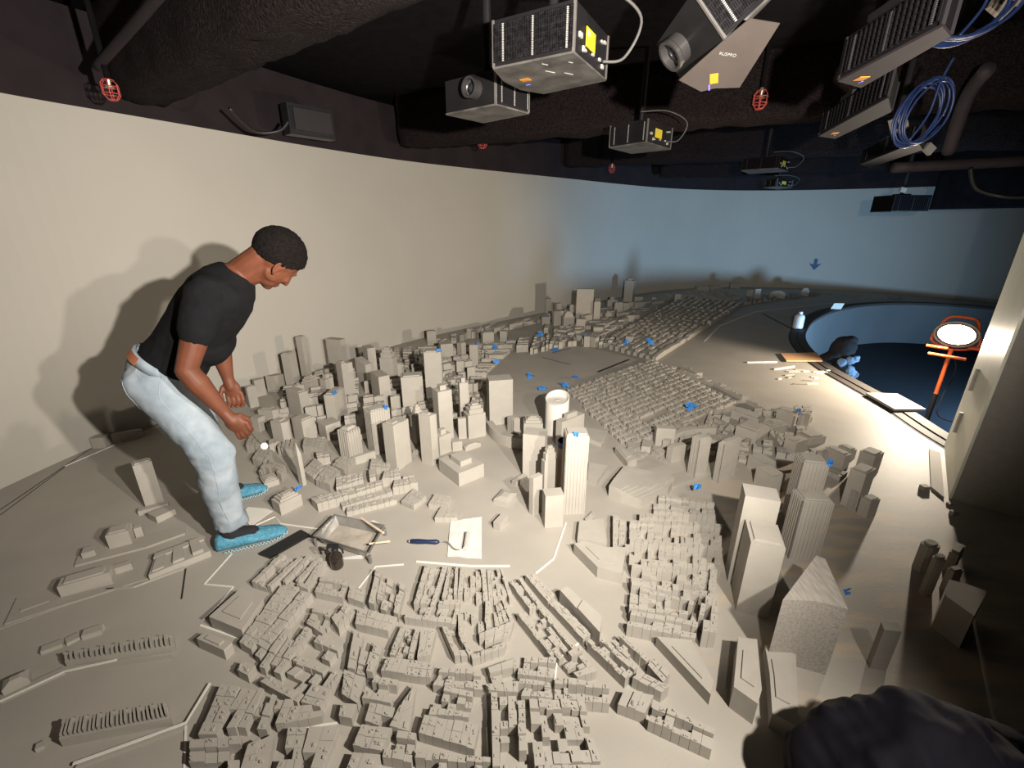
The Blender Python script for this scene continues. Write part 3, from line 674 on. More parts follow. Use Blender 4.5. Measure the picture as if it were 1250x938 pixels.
blocks('in the dense rows by the big tower', 'X', [([(415, 385), (640, 430), (650, 375), (430, 335)], .06), ([(420, 318), (612, 345), (618, 292), (425, 242)], .06),
  ([(425, 232), (580, 252), (582, 182), (425, 162)], .06), ([(592, 270), (722, 282), (732, 172), (602, 155)], .06), ([(430, 150), (732, 160), (736, 92), (430, 62)], .06),
  ([(430, 52), (735, 82), (736, 2), (430, -10)], .06), ([(617, 350), (682, 370), (692, 312), (640, 292)], .085), ([(690, 400), (737, 402), (742, 305), (700, 285)], .085)], .06, lot=.03, seed=14)
blocks('behind the dense rows', 'S', [([(735, 745), (812, 755), (838, 610), (735, 575)], .05), ([(862, 700), (1222, 722), (1222, 612), (862, 570)], .06), ([(930, 560), (1225, 590), (1220, 520), (930, 480)], .05),
  ([(600, 600), (640, 560), (650, 590), (620, 615)], .02)], .05, lot=.03, seed=15)
blocks('at the skyline edge', 'E', [[(270, 760), (320, 790), (380, 740), (330, 700)], [(330, 800), (400, 830), (450, 760), (390, 730)], [(410, 730), (470, 760), (510, 700), (450, 690)],
  [(430, 840), (560, 800), (560, 760), (430, 790)], [(560, 810), (620, 790), (620, 745), (550, 760)], [(590, 740), (690, 750), (690, 710), (600, 700)], [(650, 800), (740, 790), (730, 750), (660, 760)],
  [(700, 840), (820, 820), (800, 780), (710, 790)], [(340, 920), (650, 830), (650, 800), (310, 890)]], .055, lot=.035, seed=16, court=False, kind_='small stepped model block')
blocks('above the paint tray', 'E', [[(740, 905), (800, 930), (860, 880), (800, 845)], [(870, 920), (960, 930), (980, 880), (900, 870)], [(460, 935), (700, 860), (690, 840), (450, 910)],
  [(480, 960), (720, 900), (715, 880), (480, 935)], [(900, 985), (1010, 985), (1020, 945), (930, 930)]], .03, lot=.035, seed=17, court=False, kind_='low irregular model block')
blocks('below the near hand', 'E', [[(30, 700), (90, 720), (130, 660), (70, 640)], [(60, 760), (150, 800), (190, 740), (100, 700)], [(150, 650), (220, 660), (230, 610), (160, 600)], [(270, 640), (370, 660), (390, 610), (280, 600)],
  [(0, 640), (60, 650), (80, 610), (20, 590)], [(110, 640), (160, 620), (150, 590), (110, 600)], [(340, 700), (400, 690), (400, 650), (330, 660)]], .06, lot=.035, seed=18, court=False, kind_='crowded small model block')
blocks('in streets behind the skyline', 'H', [[(520, 600), (670, 610), (700, 560), (570, 550)], [(730, 540), (910, 540), (920, 500), (760, 500)], [(180, 560), (330, 560), (350, 520), (200, 510)], [(170, 500), (340, 490), (340, 420), (180, 430)],
  [(260, 420), (340, 400), (340, 330), (260, 340)], [(160, 400), (240, 400), (240, 310), (160, 320)], [(830, 390), (930, 400), (920, 340), (840, 340)], [(870, 700), (940, 700), (940, 620), (870, 620)],
  [(760, 640), (860, 640), (870, 590), (770, 590)], [(620, 700), (690, 700), (690, 640), (640, 640)], [(770, 820), (880, 840), (890, 740), (790, 750)], [(480, 300), (590, 290), (580, 260), (490, 260)], [(460, 260), (560, 260), (550, 230), (470, 230)],
  [(590, 250), (640, 250), (640, 200), (590, 200)], [(80, 380), (130, 380), (130, 310), (80, 310)]], .07, lot=.05, seed=19, hv=.35, kind_='shaded grey model block')
blocks('behind the open common', 'W', [([(45, 590), (185, 560), (190, 480), (90, 490)], .09), ([(190, 555), (290, 545), (390, 470), (230, 480)], .09), ([(570, 555), (670, 540), (700, 490), (590, 500)], .07), ([(150, 440), (300, 440), (300, 420), (160, 405)], .09),
  ([(-60, 575), (30, 570), (40, 500), (-40, 510)], .09), ([(300, 545), (400, 540), (400, 490), (310, 480)], .07)], .08, lot=.07, seed=20, hv=.2, kind_='pale uneven model block')
blocks('by the harbour quay', 'T', [([(0, 150), (110, 190), (150, 160), (20, 100)], .04), ([(170, 120), (250, 160), (260, 130), (190, 100)], .05), ([(300, 180), (370, 250), (380, 210), (320, 160)], .06),
  ([(0, 210), (60, 230), (110, 200), (30, 180)], .03), ([(115, 215), (200, 240), (240, 205), (160, 190)], .05), ([(570, 360), (650, 400), (700, 370), (620, 340)], .03)], .04, lot=.05, seed=21, kind_='low dark-sided model block')
# Beacon-hill-like dense district and the long avenue rows
def lerp2(q, x, y): return q[0].lerp(q[1], x).lerp(q[3].lerp(q[2], x), y)
Q4 = [U(*p) for p in ((690, 479), (796, 440), (902, 494), (768, 550))]
rnd = random.Random(77); NU, NV = 8, 17
for i in range(NU):
    for j in range(NV):
        x0, x1 = i/NU+.006, (i+1)/NU-.012; y0, y1 = j/NV+.004, (j+1)/NV-.022
        if (i, j) in ((2, 13), (3, 13)): continue
        x0 += rnd.uniform(-.02, .01); x1 += rnd.uniform(-.01, .02); y0 += rnd.uniform(-.004, .004)
        W4 = [lerp2(Q4, x0, y0), lerp2(Q4, x1, y0), lerp2(Q4, x1, y1), lerp2(Q4, x0, y1)]
        b = MB(); b.upto = len(FOOT); b.cl = []; cells(b, W4, .030, 8, 2, rnd, False, .28, gap=.002)
        for c_ in CELLS: reg(c_)
        CELLS.clear()
        if b.v: b.build('model_house_row', M_model, label='tiny row of model houses in the dense hill district beside the common', cat='model houses', group='house rows of the dense hill district')
for k, (a, c) in enumerate([((808, 448), (868, 472)), ((830, 450), (905, 489)), ((858, 466), (935, 505))]):
    A, B_ = U(*a), U(*c); n = Vector((-(B_-A).y, (B_-A).x, 0)).normalized()*.07
    b = MB(); b.upto = len(FOOT); b.cl = []; cells(b, [A, B_, B_+n, A+n], .035, 12, 1, rnd, False, .3)
    for c_ in CELLS: reg(c_)
    CELLS.clear()
    if b.v: b.build('model_house_row', M_model, label='long thin row of model houses on the river side of the hill, '+['nearest the avenue', 'middle one', 'nearest the harbour'][k], cat='model houses', group='long river side rows')
# small stepped run towards the harbour, right of the hill
blocks('between hill and harbour', 'Q', [([(1120, 600), (1210, 600), (1220, 580), (1140, 570)], .02), ([(880, 640), (960, 650), (970, 610), (900, 600)], .04), ([(1000, 640), (1060, 700), (1090, 680), (1030, 630)], .03),
  ([(1080, 700), (1200, 760), (1230, 730), (1110, 670)], .03), ([(1000, 760), (1150, 730), (1100, 690), (1000, 720)], .03), ([(850, 830), (1050, 780), (1040, 740), (860, 790)], .04), ([(640, 860), (700, 870), (720, 830), (650, 810)], .04)], .03, lot=.05, seed=23, kind_='small low model block')
def strips(qp, n, segs, fill, h, lot, label, group, seed, hv=.28):
    q = [U(*p) for p in qp]; rn = random.Random(seed)
    for k in range(n):
        for sg in range(segs):
            y0, y1 = k/n, (k+fill)/n; x0, x1 = sg/segs+.006, (sg+1)/segs-.006
            W4 = [lerp2(q, x0, y0), lerp2(q, x1, y0), lerp2(q, x1, y1), lerp2(q, x0, y1)]
            b = MB(); b.upto = len(FOOT); b.cl = []; cells(b, W4, h, lot, 2 if fill > .6 else 1, rn, False, hv)
            for c_ in CELLS: reg(c_)
            CELLS.clear()
            if b.v: b.build('model_house_row', M_model, label=label, cat='model houses', group=group)
strips(((729, 424), (836, 364), (910, 373), (803, 443)), 10, 4, .56, .058, 13, 'thin straight row of tiny model houses in the long avenue district', 'avenue house rows', 31)
strips(((672, 415), (742, 378), (830, 364), (722, 423)), 4, 3, .8, .075, 6, 'uneven row of mid-height model blocks below the far skyscrapers', 'rows below the far skyscrapers', 32, .45)
# far low neighbourhoods against the wall
def inroom(p):
    c = False; n = len(WALL)
    for i in range(n):
        a, b = WALL[i], WALL[(i+1) % n]
        if (a.y > p.y) != (b.y > p.y) and p.x < (b.x-a.x)*(p.y-a.y)/(b.y-a.y)+a.x: c = not c
    return c
def field(pts, nu, nv, h, label, group, fill=.8, seed=0, hv=.5):
    rn = random.Random(seed); q = [U(*p) for p in pts]
    for i in range(nu):
        for j in range(nv):
            if rn.random() > fill: continue
            W4 = [lerp2(q, i/nu+.004, j/nv+.01), lerp2(q, (i+1)/nu-.01, j/nv+.01), lerp2(q, (i+1)/nu-.01, (j+1)/nv-.04), lerp2(q, i/nu+.004, (j+1)/nv-.04)]
            if min((wp-p).length for wp in WALL for p in W4) < .22 or not all(inroom(p) for p in W4): continue
            b = MB(); b.upto = len(FOOT); b.cl = []; cells(b, W4, h*rn.uniform(.6, 1.3), 4, 2, rn, False, hv)
            for c_ in CELLS: reg(c_)
            CELLS.clear()
            if b.v: b.build('model_house_row', M_model, label=label, cat='model houses', group=group)
field(((560, 418), (712, 382), (765, 362), (590, 396)), 9, 4, .07, 'tiny low model houses at the foot of the wall left of the tan slab', 'low houses at the wall', seed=1)
field(((850, 372), (905, 366), (880, 351), (800, 356)), 5, 4, .06, 'tiny dark model houses in the far back district', 'dark back district houses', seed=2)
field(((905, 373), (998, 361), (996, 357), (905, 365)), 8, 1, .06, 'small bluish-lit model houses on the far dark bank', 'bluish bank houses', seed=3, fill=1)
field(((1000, 361), (1210, 371), (1210, 366), (1000, 357)), 12, 1, .035, 'tiny model houses scattered on the farthest bank', 'farthest bank houses', seed=4, fill=.6)
# small infill blocks between the towers
def infill(pts, nu, nv, h, label, group, seed, fill=.8):
    rn = random.Random(seed); q = [U(*p) for p in pts]
    for i in range(nu):
        for j in range(nv):
            if rn.random() > fill: continue
            x0, x1, y0, y1 = i/nu+.006, (i+1)/nu-.012, j/nv+.008, (j+1)/nv-.02
            W4 = [lerp2(q, x0, y0), lerp2(q, x1, y0), lerp2(q, x1, y1), lerp2(q, x0, y1)]
            b = MB(); b.upto = len(FOOT); cells(b, W4, h*rn.uniform(.5, 1.25), 3, 2, rn, False, .35, gap=.003)
            for c_ in CELLS: reg(c_)
            CELLS.clear()
            if b.v: b.build('model_infill', M_model, label=label, cat='model houses', group=group)
infill(((322, 560), (352, 470), (575, 440), (600, 500)), 13, 8, .10, 'small low model building squeezed between the skyline towers', 'infill between skyline towers', 41)
infill(((440, 585), (330, 560), (560, 500), (620, 520)), 7, 4, .05, 'small low model building squeezed between the skyline towers', 'infill between skyline towers', 43, .5)
infill(((440, 450), (470, 428), (640, 418), (600, 455)), 9, 4, .06, 'small model building behind the skyline in half shade', 'infill behind the skyline', 42)
infill(((860, 555), (870, 505), (990, 500), (1010, 590)), 6, 5, .05, 'small model building squeezed into the harbour city', 'infill in the harbour city', 44)
infill(((760, 552), (850, 508), (880, 530), (800, 575)), 7, 4, .03, 'tiny low model building between the hill and the ribbed towers', 'infill below the hill', 45)
# finned wharves
def wharf(rg, q, h, n, label):
    W4 = [U(*px(rg, p), h) for p in q]
    t = thing('model_wharf', label, 'model building', tuple(sum(W4, Vector((0, 0, 0)))/4*Vector((1, 1, 0)).x if False else (sum(p.x for p in W4)/4, sum(p.y for p in W4)/4, 0)))
    MB().prism([(p.x, p.y) for p in W4], 0, h*.8).build('wharf_deck', M_model, t)
    b = MB(); Z4 = [Vector((p.x, p.y, 0)) for p in W4]
    for i in range(n):
        x0 = (i+.15)/n; x1 = x0+.55/n
        P_ = [lerp2(Z4, x0, .08), lerp2(Z4, x1, .08), lerp2(Z4, x1, .85), lerp2(Z4, x0, .85)]
        b.prism([(p.x, p.y) for p in P_], h*.8, h*(1+.12*(i % 3)))
    b.build('roof_fins', M_model, t)
    b = MB()
    P_ = [lerp2(Z4, 0, .7), lerp2(Z4, 1, .7), lerp2(Z4, 1, .9), lerp2(Z4, 0, .9)]
    b.prism([(p.x, p.y) for p in P_], h*.8, h*1.05); b.build('roof_spine', M_model, t)
wharf('N', [(305, 425), (832, 352), (822, 290), (300, 385)], .035, 22, 'upper finned wharf building at the left')
wharf('N', [(275, 790), (810, 690), (790, 620), (300, 700)], .045, 24, 'lower finned wharf building at the left')
wharf('L', [(705, 785), (1000, 668), (960, 600), (742, 680)], .04, 3, 'long model shed with ribbed roof lines beside the near shoe cover')
def slab(rg, pts, h, label, m=None):
    P_ = [U(*px(rg, p), h) for p in pts]
    return MB().prism([(p.x, p.y) for p in P_], 0, h).build('model_quay', m or M_base, label=label, cat='model quay')
slab('L', [(355, 745), (700, 655), (880, 590), (890, 545), (700, 600), (375, 690)], .010, 'raised pier slab under the box-shaped shed')
slab('N', [(20, 250), (280, 165), (540, 85), (545, 60), (250, 130), (80, 125)], .008, 'low quay slab at the left edge with a notched shed')
slab('N', [(355, 938), (880, 742), (870, 735), (780, 770), (380, 905)], .010, 'white-edged quay slab at the bottom left')
slab('N', [(0, 625), (310, 482), (820, 410), (820, 395), (300, 455), (0, 590)], .007, 'thin quay slab under the upper finned wharf')
# raised street lines
def line(rg, pts, label, wd=.006, m=None, h=.004, z=0, nm='street_line'):
    P_ = [U(*px(rg, p)) for p in pts]; b = MB(); rings = []
    for i, p in enumerate(P_):
        t = (P_[min(i+1, len(P_)-1)]-P_[max(i-1, 0)]).normalized(); n = Vector((-t.y, t.x, 0))*wd/2
        rings.append([(p.x-n.x, p.y-n.y, z), (p.x+n.x, p.y+n.y, z), (p.x+n.x, p.y+n.y, z+h), (p.x-n.x, p.y-n.y, z+h)])
    b.loft(rings); return b.build(nm, m or M_line, label=label, cat='line')
line('L', [(1105, 690), (975, 835), (1112, 848), (1040, 938), (965, 1010)], 'white zigzag line running from the near shoe cover to the slotted block')
line('N', [(955, 258), (1165, 330)], 'short white line below the slotted-roof block', wd=.008)
line('N', [(0, 630), (310, 486), (560, 430)], 'white edge line under the upper finned wharf', z=.0072)
line('N', [(355, 930), (890, 735), (1005, 545)], 'white line curving up from the bottom left quay', wd=.008, z=.0102)
line('N', [(887, 738), (880, 960)], 'white line running straight down at the bottom left')
line('D', [(0, 175), (50, 160), (140, 45), (265, 35)], 'short white line left of the white-edged blocks')
line('D', [(320, 22), (560, 42), (735, 42)], 'white line along the top of the blocks below the paper', wd=.008)
line('D', [(850, 75), (930, 10), (985, -150)], 'white line bending up from the diagonal streets towards the towers', wd=.007)
line('D', [(925, 640), (945, 460), (1040, 385)], 'white line between the bottom centre blocks')
line('D', [(640, 938), (632, 760)], 'white line left of the lowest centre block')
line('B', [(280, 808), (330, 800)], 'very short white line by the bend of the street line')
line('B', [(620, 760), (770, 740)], 'short white line along the lowest row at the left')
line('K', [(300, 600), (575, 478), (620, 535), (800, 560), (960, 582)], 'thin white line from the near shoe cover to the paint tray', wd=.005)
line('Z', [(0, 310), (60, 250), (200, 195), (330, 180), (560, 155)], 'thin white line along the far riverbank', wd=.02)
line('L', [(0, 480), (420, 195), (500, 150)], 'thin dark seam nearest the wall at the left', wd=.006, m=M_rimdark, h=.001)
line('L', [(0, 505), (310, 275)], 'thin dark seam second from the wall at the left', wd=.005, m=M_rimdark, h=.001)
line('L', [(310, 272), (770, 75)], 'pale raised seam behind the lone slab', wd=.006, h=.004)
line('N', [(0, 275), (290, 170), (640, 55), (880, -10)], 'pale thin seam below the left piers', wd=.004, m=M_model)
line('L', [(505, 862), (640, 850), (880, 760)], 'curved raised seam right of the notched pier shed', wd=.006, m=M_model, h=.008)
line('L', [(885, 760), (865, 905)], 'dark joint in the base left of the zigzag line', wd=.007, m=M_rimdark, h=.001)
line('Z', [(228, 203), (342, 262)], 'painted dark edge of the work light shadow left of the pit rim', wd=.03, m=M_rimdark, h=.002)  # dark strip stands in for the edge of the work light's shadow
line('F', [(320, 455), (455, 490)], 'thin dark line across the common', wd=.012, m=M_rimdark, h=.001)
line('F', [(585, 525), (735, 465)], 'dark edge line on the right side of the common', wd=.03, m=M_rimdark, h=.002)
line('F', [(370, 432), (455, 412)], 'blue and black line at the back of the common', wd=.015, m=mat('line_navy', (.02, .05, .15), .8), h=.002)  # one even dark blue strip
# blue tape scraps lying around
def scrap(rg, p, s, label, z=.0, up=False):
    c = U(*px(rg, p)); c = Vector((c.x, c.y, z)); rb = random.Random(int(p[0]*7+p[1])); b = MB()
    for i in range(4):
        rot = Matrix.Rotation(rb.uniform(-.8, .8)+(1.2 if up else 0), 3, 'X')@Matrix.Rotation(rb.uniform(0, 6), 3, 'Z')
        b.box(c+Vector((rb.uniform(-s, s)*.4, rb.uniform(-s, s)*.4, s*.4+rb.uniform(0, s*.25)*(2 if up else .6))), (s, s*.5, .0015), rot=rot)
    mz = min(v.z for v in b.v)
    for v in b.v: v.z += z-mz
    b.build('masking_tape', M_tape, label=label, cat='tape')
scrap('F', (268, 553), .07, 'blue tape scrap in the middle of the common')
scrap('F', (325, 615), .07, 'blue tape scrap at the near side of the common')
scrap('F', (378, 430), .08, 'blue tape scrap at the back of the common')
scrap('F', (425, 603), .06, 'blue tape curl behind the white cylinder', .02)
scrap('F', (480, 555), .07, 'blue tape scrap on the right edge of the common')
scrap('F', (828, 415), .075, 'large blue tape bunch at the start of the avenue rows', .06, True)
scrap('F', (718, 410), .05, 'smaller dark blue tape bunch left of the large one', .05, True)
scrap('F', (1020, 735), .06, 'white and blue tape knot right of the dense hill', .05, True)
scrap('F', (100, 530), .05, 'blue tape behind the blank tower', .10, True)
scrap('F', (93, 435), .06, 'blue tape on the wall of the row behind the common', .05, True)
scrap('F', (302, 385), .07, 'blue tape cross on the back row of the common', .08, True)
scrap('S', (1130, 500), .035, 'blue tape standing in the dense rows', .05, True)
scrap('X', (248, 707), .016, 'tiny blue tape triangle on the floor at the bottom')
scrap('V', (550, 310), .022, 'blue tape on the corner of the wood-grained block', .10, True)
scrap('E', (520, 10), .03, 'blue tape high on the far pale tower', .10, True)
line('F', [(795, 820), (868, 815)], 'thick blue tape strip lying right of the dense hill', wd=.02, m=mat('tape_navy', (.03, .08, .30), .7), h=.004)
# little loose flecks on the wide floor near the plank
rb = random.Random(9)
for k in range(16):
    p = U(950+rb.uniform(0, 60)+k*1.2, 452+rb.uniform(0, 22)); a = rb.uniform(-.3, .5)
    MB().box((p.x, p.y, .006), (rb.uniform(.04, .14), .015, .012), rz=a).build('loose_strip', M_white if k % 2 else M_model, label='tiny loose model strip on the bright floor by the wooden plank', cat='strip', group='loose strips by the plank')
for k, (x, y, l, a) in enumerate([(930, 443, .35, .05), (957, 450, .3, .35)]):
    p = U(x, y); MB().box((p.x, p.y, .008), (l, .02, .016), rz=a).build('loose_strip', M_white, label=['long thin white strip just below the wooden plank', 'second long white strip, slanting below the plank'][k], cat='strip')

# ------------------------------------------------------------------ the man
def build_man():
    Fw = Vector((.88, .475, 0)).normalized(); Rt = Vector((.475, -.88, 0)).normalized(); Up = Vector((0, 0, 1))
    man = thing('person', 'person in black T-shirt and light jeans bending over the model, holding a wire tool', 'person', (-1.42, 2.0, 0))
    hipc = Vector((-1.585, 1.92, .865)); neck = Vector((-1.19, 1.96, 1.30)); headc = Vector((-1.035, 2.0, 1.350))
    hipN = Vector((-1.545, 1.845, .84)); kneeN = Vector((-1.345, 1.765, .50)); ankN = Vector((-1.36, 1.785, .10)); 
    hipF = Vector((-1.64, 2.03, .84)); kneeF = Vector((-1.66, 2.14, .47)); ankF = Vector((-1.64, 2.17, .09))
    shN = Vector((-1.225, 1.80, 1.235)); elN = Vector((-1.315, 1.70, .94)); wrN = Vector((-1.235, 1.745, .735))
    shF = Vector((-1.33, 2.12, 1.235)); elF = Vector((-1.385, 2.03, .97)); wrF = Vector((-1.372, 2.02, .795))
    # ---- body (skin)
    b = MB()
    T = (neck-hipc).normalized(); side = Rt
    fr = T.cross(side).normalized()
    if fr.dot(Fw) < 0: fr = -fr
    def ring(c, rs, rf, n=20): return [c+side*math.cos(2*math.pi*k/n)*rs+fr*math.sin(2*math.pi*k/n)*rf for k in range(n)]
    tl = (neck-hipc).length
    prof = [(-.12, .12, .09), (0, .155, .11), (.2, .145, .10), (.45, .15, .105), (.7, .175, .115), (.88, .17, .10), (.98, .10, .07), (1.02, .06, .05)]
    b.loft([ring(hipc+T*tl*k, rs, rf) for k, rs, rf in prof])
    b.cone(hipc+T*.1, .11, hipc-T*.02, .12)
    for h_, k_, a_ in ((hipN, kneeN, ankN), (hipF, kneeF, ankF)):
        b.cone(h_, .078, k_, .05); b.cone(k_, .05, k_.lerp(a_, .35)-Fw*.012, .052); b.cone(k_.lerp(a_, .35)-Fw*.012, .052, a_, .033)
        b.cone(a_-Vector((0, 0, .04))-Fw*.01, .030, a_+Fw*.10-Vector((0, 0, .072)), .018)
    for s_, e_, w_ in ((shN, elN, wrN), (shF, elF, wrF)):
        b.blob(s_, (.062, .062, .062)); b.cone(s_, .056, s_.lerp(e_, .45), .054); b.cone(s_.lerp(e_, .45), .054, e_, .040)
        b.cone(e_, .041, e_.lerp(w_, .3), .045); b.cone(e_.lerp(w_, .3), .045, w_, .026)
        b.cone(neck-T*.07, .05, s_, .055)
    # neck
    b.cone(neck-T*.04, .060, headc+Vector((-.045, -.01, -.03)), .056)
    # ---- head, looking forward and down, turned slightly away from the camera
    hf = Vector((.22, .60, -.78)).normalized()      # face direction
    hs = (Rt-hf*Rt.dot(hf)).normalized(); hu = hs.cross(hf)
    if hu.z < 0: hu = -hu
    Mh = Matrix((hf, -hs, hu)).transposed()                 # local x fwd, y left, z up
    def hp(x, y, z): return headc+Mh@(Vector((x, y, z))*1.10)
    def hb(c, r): b.blob(hp(*c), tuple(k*1.10 for k in r), Mh, 20, 14)
    hb((-.008, 0, .030), (.097, .076, .090)); hb((.022, 0, -.01), (.074, .065, .088)); hb((.040, 0, -.062), (.045, .047, .042))
    hb((.066, 0, -.088), (.024, .024, .018)); hb((.078, 0, .022), (.018, .045, .011))
    for s_ in (-1, 1):
        hb((.064, s_*.036, -.018), (.026, .022, .022)); hb((.018, s_*.050, -.040), (.034, .010, .030))
        hb((-.004, s_*.075, -.008), (.015, .006, .026)); b.tube([hp(-.006+.016*math.cos(q_), s_*(.080), -.006+.026*math.sin(q_)) for q_ in [math.pi*(.05+1.5*k/12) for k in range(13)]], .0042, 8); hb((.0, s_*.077, -.034), (.008, .006, .009))
        hb((.094, s_*.014, -.034), (.010, .009, .008))
    b.cone(neck-T*.03, .056, hp(-.040, 0, -.025), .052); b.cone(neck+Vector((.01, 0, -.02)), .054, hp(-.008, 0, -.045), .050)
    b.cone(hp(.088, 0, .016), .008*1.1, hp(.110, 0, -.030), .011*1.10)
    hb((.086, 0, -.058), (.013, .023, .006)); hb((.083, 0, -.069), (.012, .020, .007))
    # ---- hands
    def fing(p, dirs, lens, r0, r1):
        pts = [p]
        for d_, l_ in zip(dirs, lens): pts.append(pts[-1]+Vector(d_).normalized()*l_)
        for i in range(len(lens)):
            ra = r0+(r1-r0)*i/len(lens); rb_ = r0+(r1-r0)*(i+1)/len(lens); b.cone(pts[i], ra, pts[i+1], rb_, 10, 3)
        return pts
    # near hand: back towards the camera, fingers curled under around the wire
    ax = (Vector((.66, .06, -.75))).normalized(); wd_ = Vector((.74, .15, .65)).normalized()
    C = wrN+ax*.052+Vector((0, 0, -.012))
    nrm = ax.cross(wd_).normalized(); nrm = nrm if nrm.y < 0 else -nrm
    Mx = Matrix((ax, wd_, nrm)).transposed()
    b.cone(wrN, .026, C-ax*.012, .028); b.blob(C, (.046, .042, .019), Mx)
    for i in range(4):
        q = C+ax*.030+wd_*(.033-.0215*i)-nrm*.001
        L3 = [(.034, .022, .017), (.037, .024, .018), (.035, .022, .017), (.028, .018, .015)][i]
        fing(q, [ax*.5+Vector((-.05, .0, -.85)), ax*.12-nrm*.8+Vector((0, 0, -.5)), -ax*.7-nrm*.7], L3, .0098 if i < 3 else .0085, .0078)
    tp_ = fing(C-ax*.012+wd_*.036-nrm*.008, [ax*.9+wd_*.05-nrm*.35, ax*.8-wd_*.55-nrm*.35], (.036, .032), .0115, .009)
    # far hand: relaxed, palm towards the camera
    ax2 = Vector((.16, -.03, -.98)).normalized(); wd2 = Vector((.92, .30, .14)).normalized(); wd2 = (wd2-ax2*wd2.dot(ax2)).normalized()
    n2 = ax2.cross(wd2).normalized(); n2 = n2 if n2.y < 0 else -n2
    C2 = wrF+ax2*.055; b.cone(wrF, .026, C2-ax2*.01, .027); b.blob(C2, (.044, .040, .017), Matrix((ax2, wd2, n2)).transposed())
    for i in range(4):
        q = C2+ax2*.030+wd2*(.032-.021*i)
        L3 = [(.036, .026, .018), (.034, .025, .018), (.032, .022, .017), (.026, .018, .015)][i]
        fing(q, [ax2*.95+n2*.15, ax2*.72+n2*.65-wd2*.1, ax2*.1+n2*.9-wd2*.2], L3, .0098, .0078)
    fing(C2-ax2*.018-wd2*.034+n2*.006, [ax2*.75-wd2*.35+n2*.45, ax2*.95+wd2*.1+n2*.25], (.036, .030), .0115, .009)
    M_skin = mat('skin_brown', (.105, .035, .018), .55, spec=.25, var=.10, scale=18, bump=.04, bscale=180)
    body = b.build('body', M_skin, man, smooth=True); remesh(body, .0046, 5, .45)
    # ---- hair: close cropped cap
    h_ = MB(); org = ORI[man.name]
    n = 120; rings = []
    for i in range(71):
        th = math.pi*i/70; st = max(math.sin(th), .03); rr = []
        for k in range(n):
            a = 2*math.pi*k/n; x = st*math.cos(a); y = st*math.sin(a); z = math.cos(th)
            s_ = 1.085 if z > -.15 else 1.085-(-.15-z)*.12
            # hairline: front cut, sideburns short, nape lower
            front = max(0, x); lim = -.40+.84*front-.60*max(0, -x)
            k_ = min(1, max(0, (z-lim+.05+.03*noise.noise(Vector((x, y, z))*14))/.10)); k_ = k_*k_*(3-2*k_)
            s_ = .86+(s_-.86)*k_
            s_ += (.028*noise.noise(Vector((x, y, z))*30)+.02*noise.noise(Vector((x, y, z))*9))*k_
            rr.append(hp(-.010+.099*x*s_, .078*y*s_, .031+.092*z*s_))
        rings.append(rr)
    h_.loft(rings); hair = h_.build('hair', mat('hair_black', (.006, .0045, .004), .95, var=.3, scale=90, bump=.6, bscale=160, spec=.1), man, smooth=True)
    # ---- T-shirt
    t = MB(); prof = [(.06, .176, .140), (.12, .174, .138), (.25, .166, .126), (.45, .174, .130), (.65, .196, .138), (.8, .205, .134), (.91, .178, .112), (.985, .105, .082), (1.01, .080, .068)]
    t.loft([ring(hipc+T*tl*k+fr*.006, rs, rf, 28) for k, rs, rf in prof])
    t.cone(neck-T*.09, .085, shN-T*.005, .075); t.cone(neck-T*.09, .085, shF-T*.005, .075)
    for s_, e_ in ((shN, elN), (shF, elF)):
        m_ = s_.lerp(e_, .50); d_ = (e_-s_).normalized()
        t.cone(s_, .078, m_, .071, 20, 2)
    # loose belly of the leaning shirt
    t.blob(hipc+T*tl*.42+fr*.045+Vector((0, 0, -.02)), (.12, .14, .12), Matrix((Fw, Rt, Up)).transposed())
    shirt = t.build('t_shirt', mat('black_jersey', (.006, .006, .007), .95, spec=.12, var=.15, scale=20, bump=.15, bscale=400), man, smooth=True)
    remesh(shirt, .008, 6, .5); wrinkle(shirt, .006, 9, 3, (1, 1, .6)); wrinkle(shirt, .0025, 24, 7)
    # ---- jeans
    j = MB()
    j.loft([ring(hipc+T*tl*k-fr*.01, rs, rf, 28) for k, rs, rf in [(-.20, .11, .09), (-.1, .155, .118), (.0, .170, .130), (.07, .165, .128), (.12, .160, .124)]])
    for h0, k0, a0 in ((hipN, kneeN, ankN), (hipF, kneeF, ankF)):
        kk = k0+Fw*.008; aa = a0+Vector((0, 0, .045))
        j.cone(h0-Fw*.01, .108, kk, .080, 24); j.cone(h0-Fw*.05+Vector((0, 0, .0)), .092, h0.lerp(kk, .5), .09, 24)
        j.cone(kk, .080, kk.lerp(aa, .5)-Fw*.012, .076, 24)
        rr = []
        for f_, r_ in ((.35, .074), (.6, .074), (.85, .070), (1.0, .073), (1.05, .074)):
            c_ = kk.lerp(aa, f_)-Fw*.012*(1-f_)
            rr.append([c_+Fw*math.cos(2*math.pi*k/24)*r_+Rt*math.sin(2*math.pi*k/24)*r_*.9 for k in range(24)])
        j.loft(rr)
    M_den = mat('washed_denim', (.195, .235, .275), .85, spec=.2, col2=(.295, .335, .37), scale=9, bump=.15, bscale=500)
    jeans = j.build('jeans', M_den, man, smooth=True); remesh(jeans, .008, 5, .5)
    org = ORI[man.name]
    def km(p):
        z = p.z+org.z; return 1.0+1.3*math.exp(-((z-.5)/.10)**2)+1.1*math.exp(-((z-.16)/.08)**2)
    wrinkle(jeans, .0055, 7, 1, (1, 1, 1.3), km); wrinkle(jeans, .0022, 20, 5, (1, 1, 1.2), km)
    # seams, projected by casting onto the jeans surface
    dg = bpy.context.evaluated_depsgraph_get(); dg.update()
    from mathutils.bvhtree import BVHTree
    bv = BVHTree.FromPolygons([v.co.copy() for v in jeans.data.vertices], [tuple(p.vertices) for p in jeans.data.polygons])
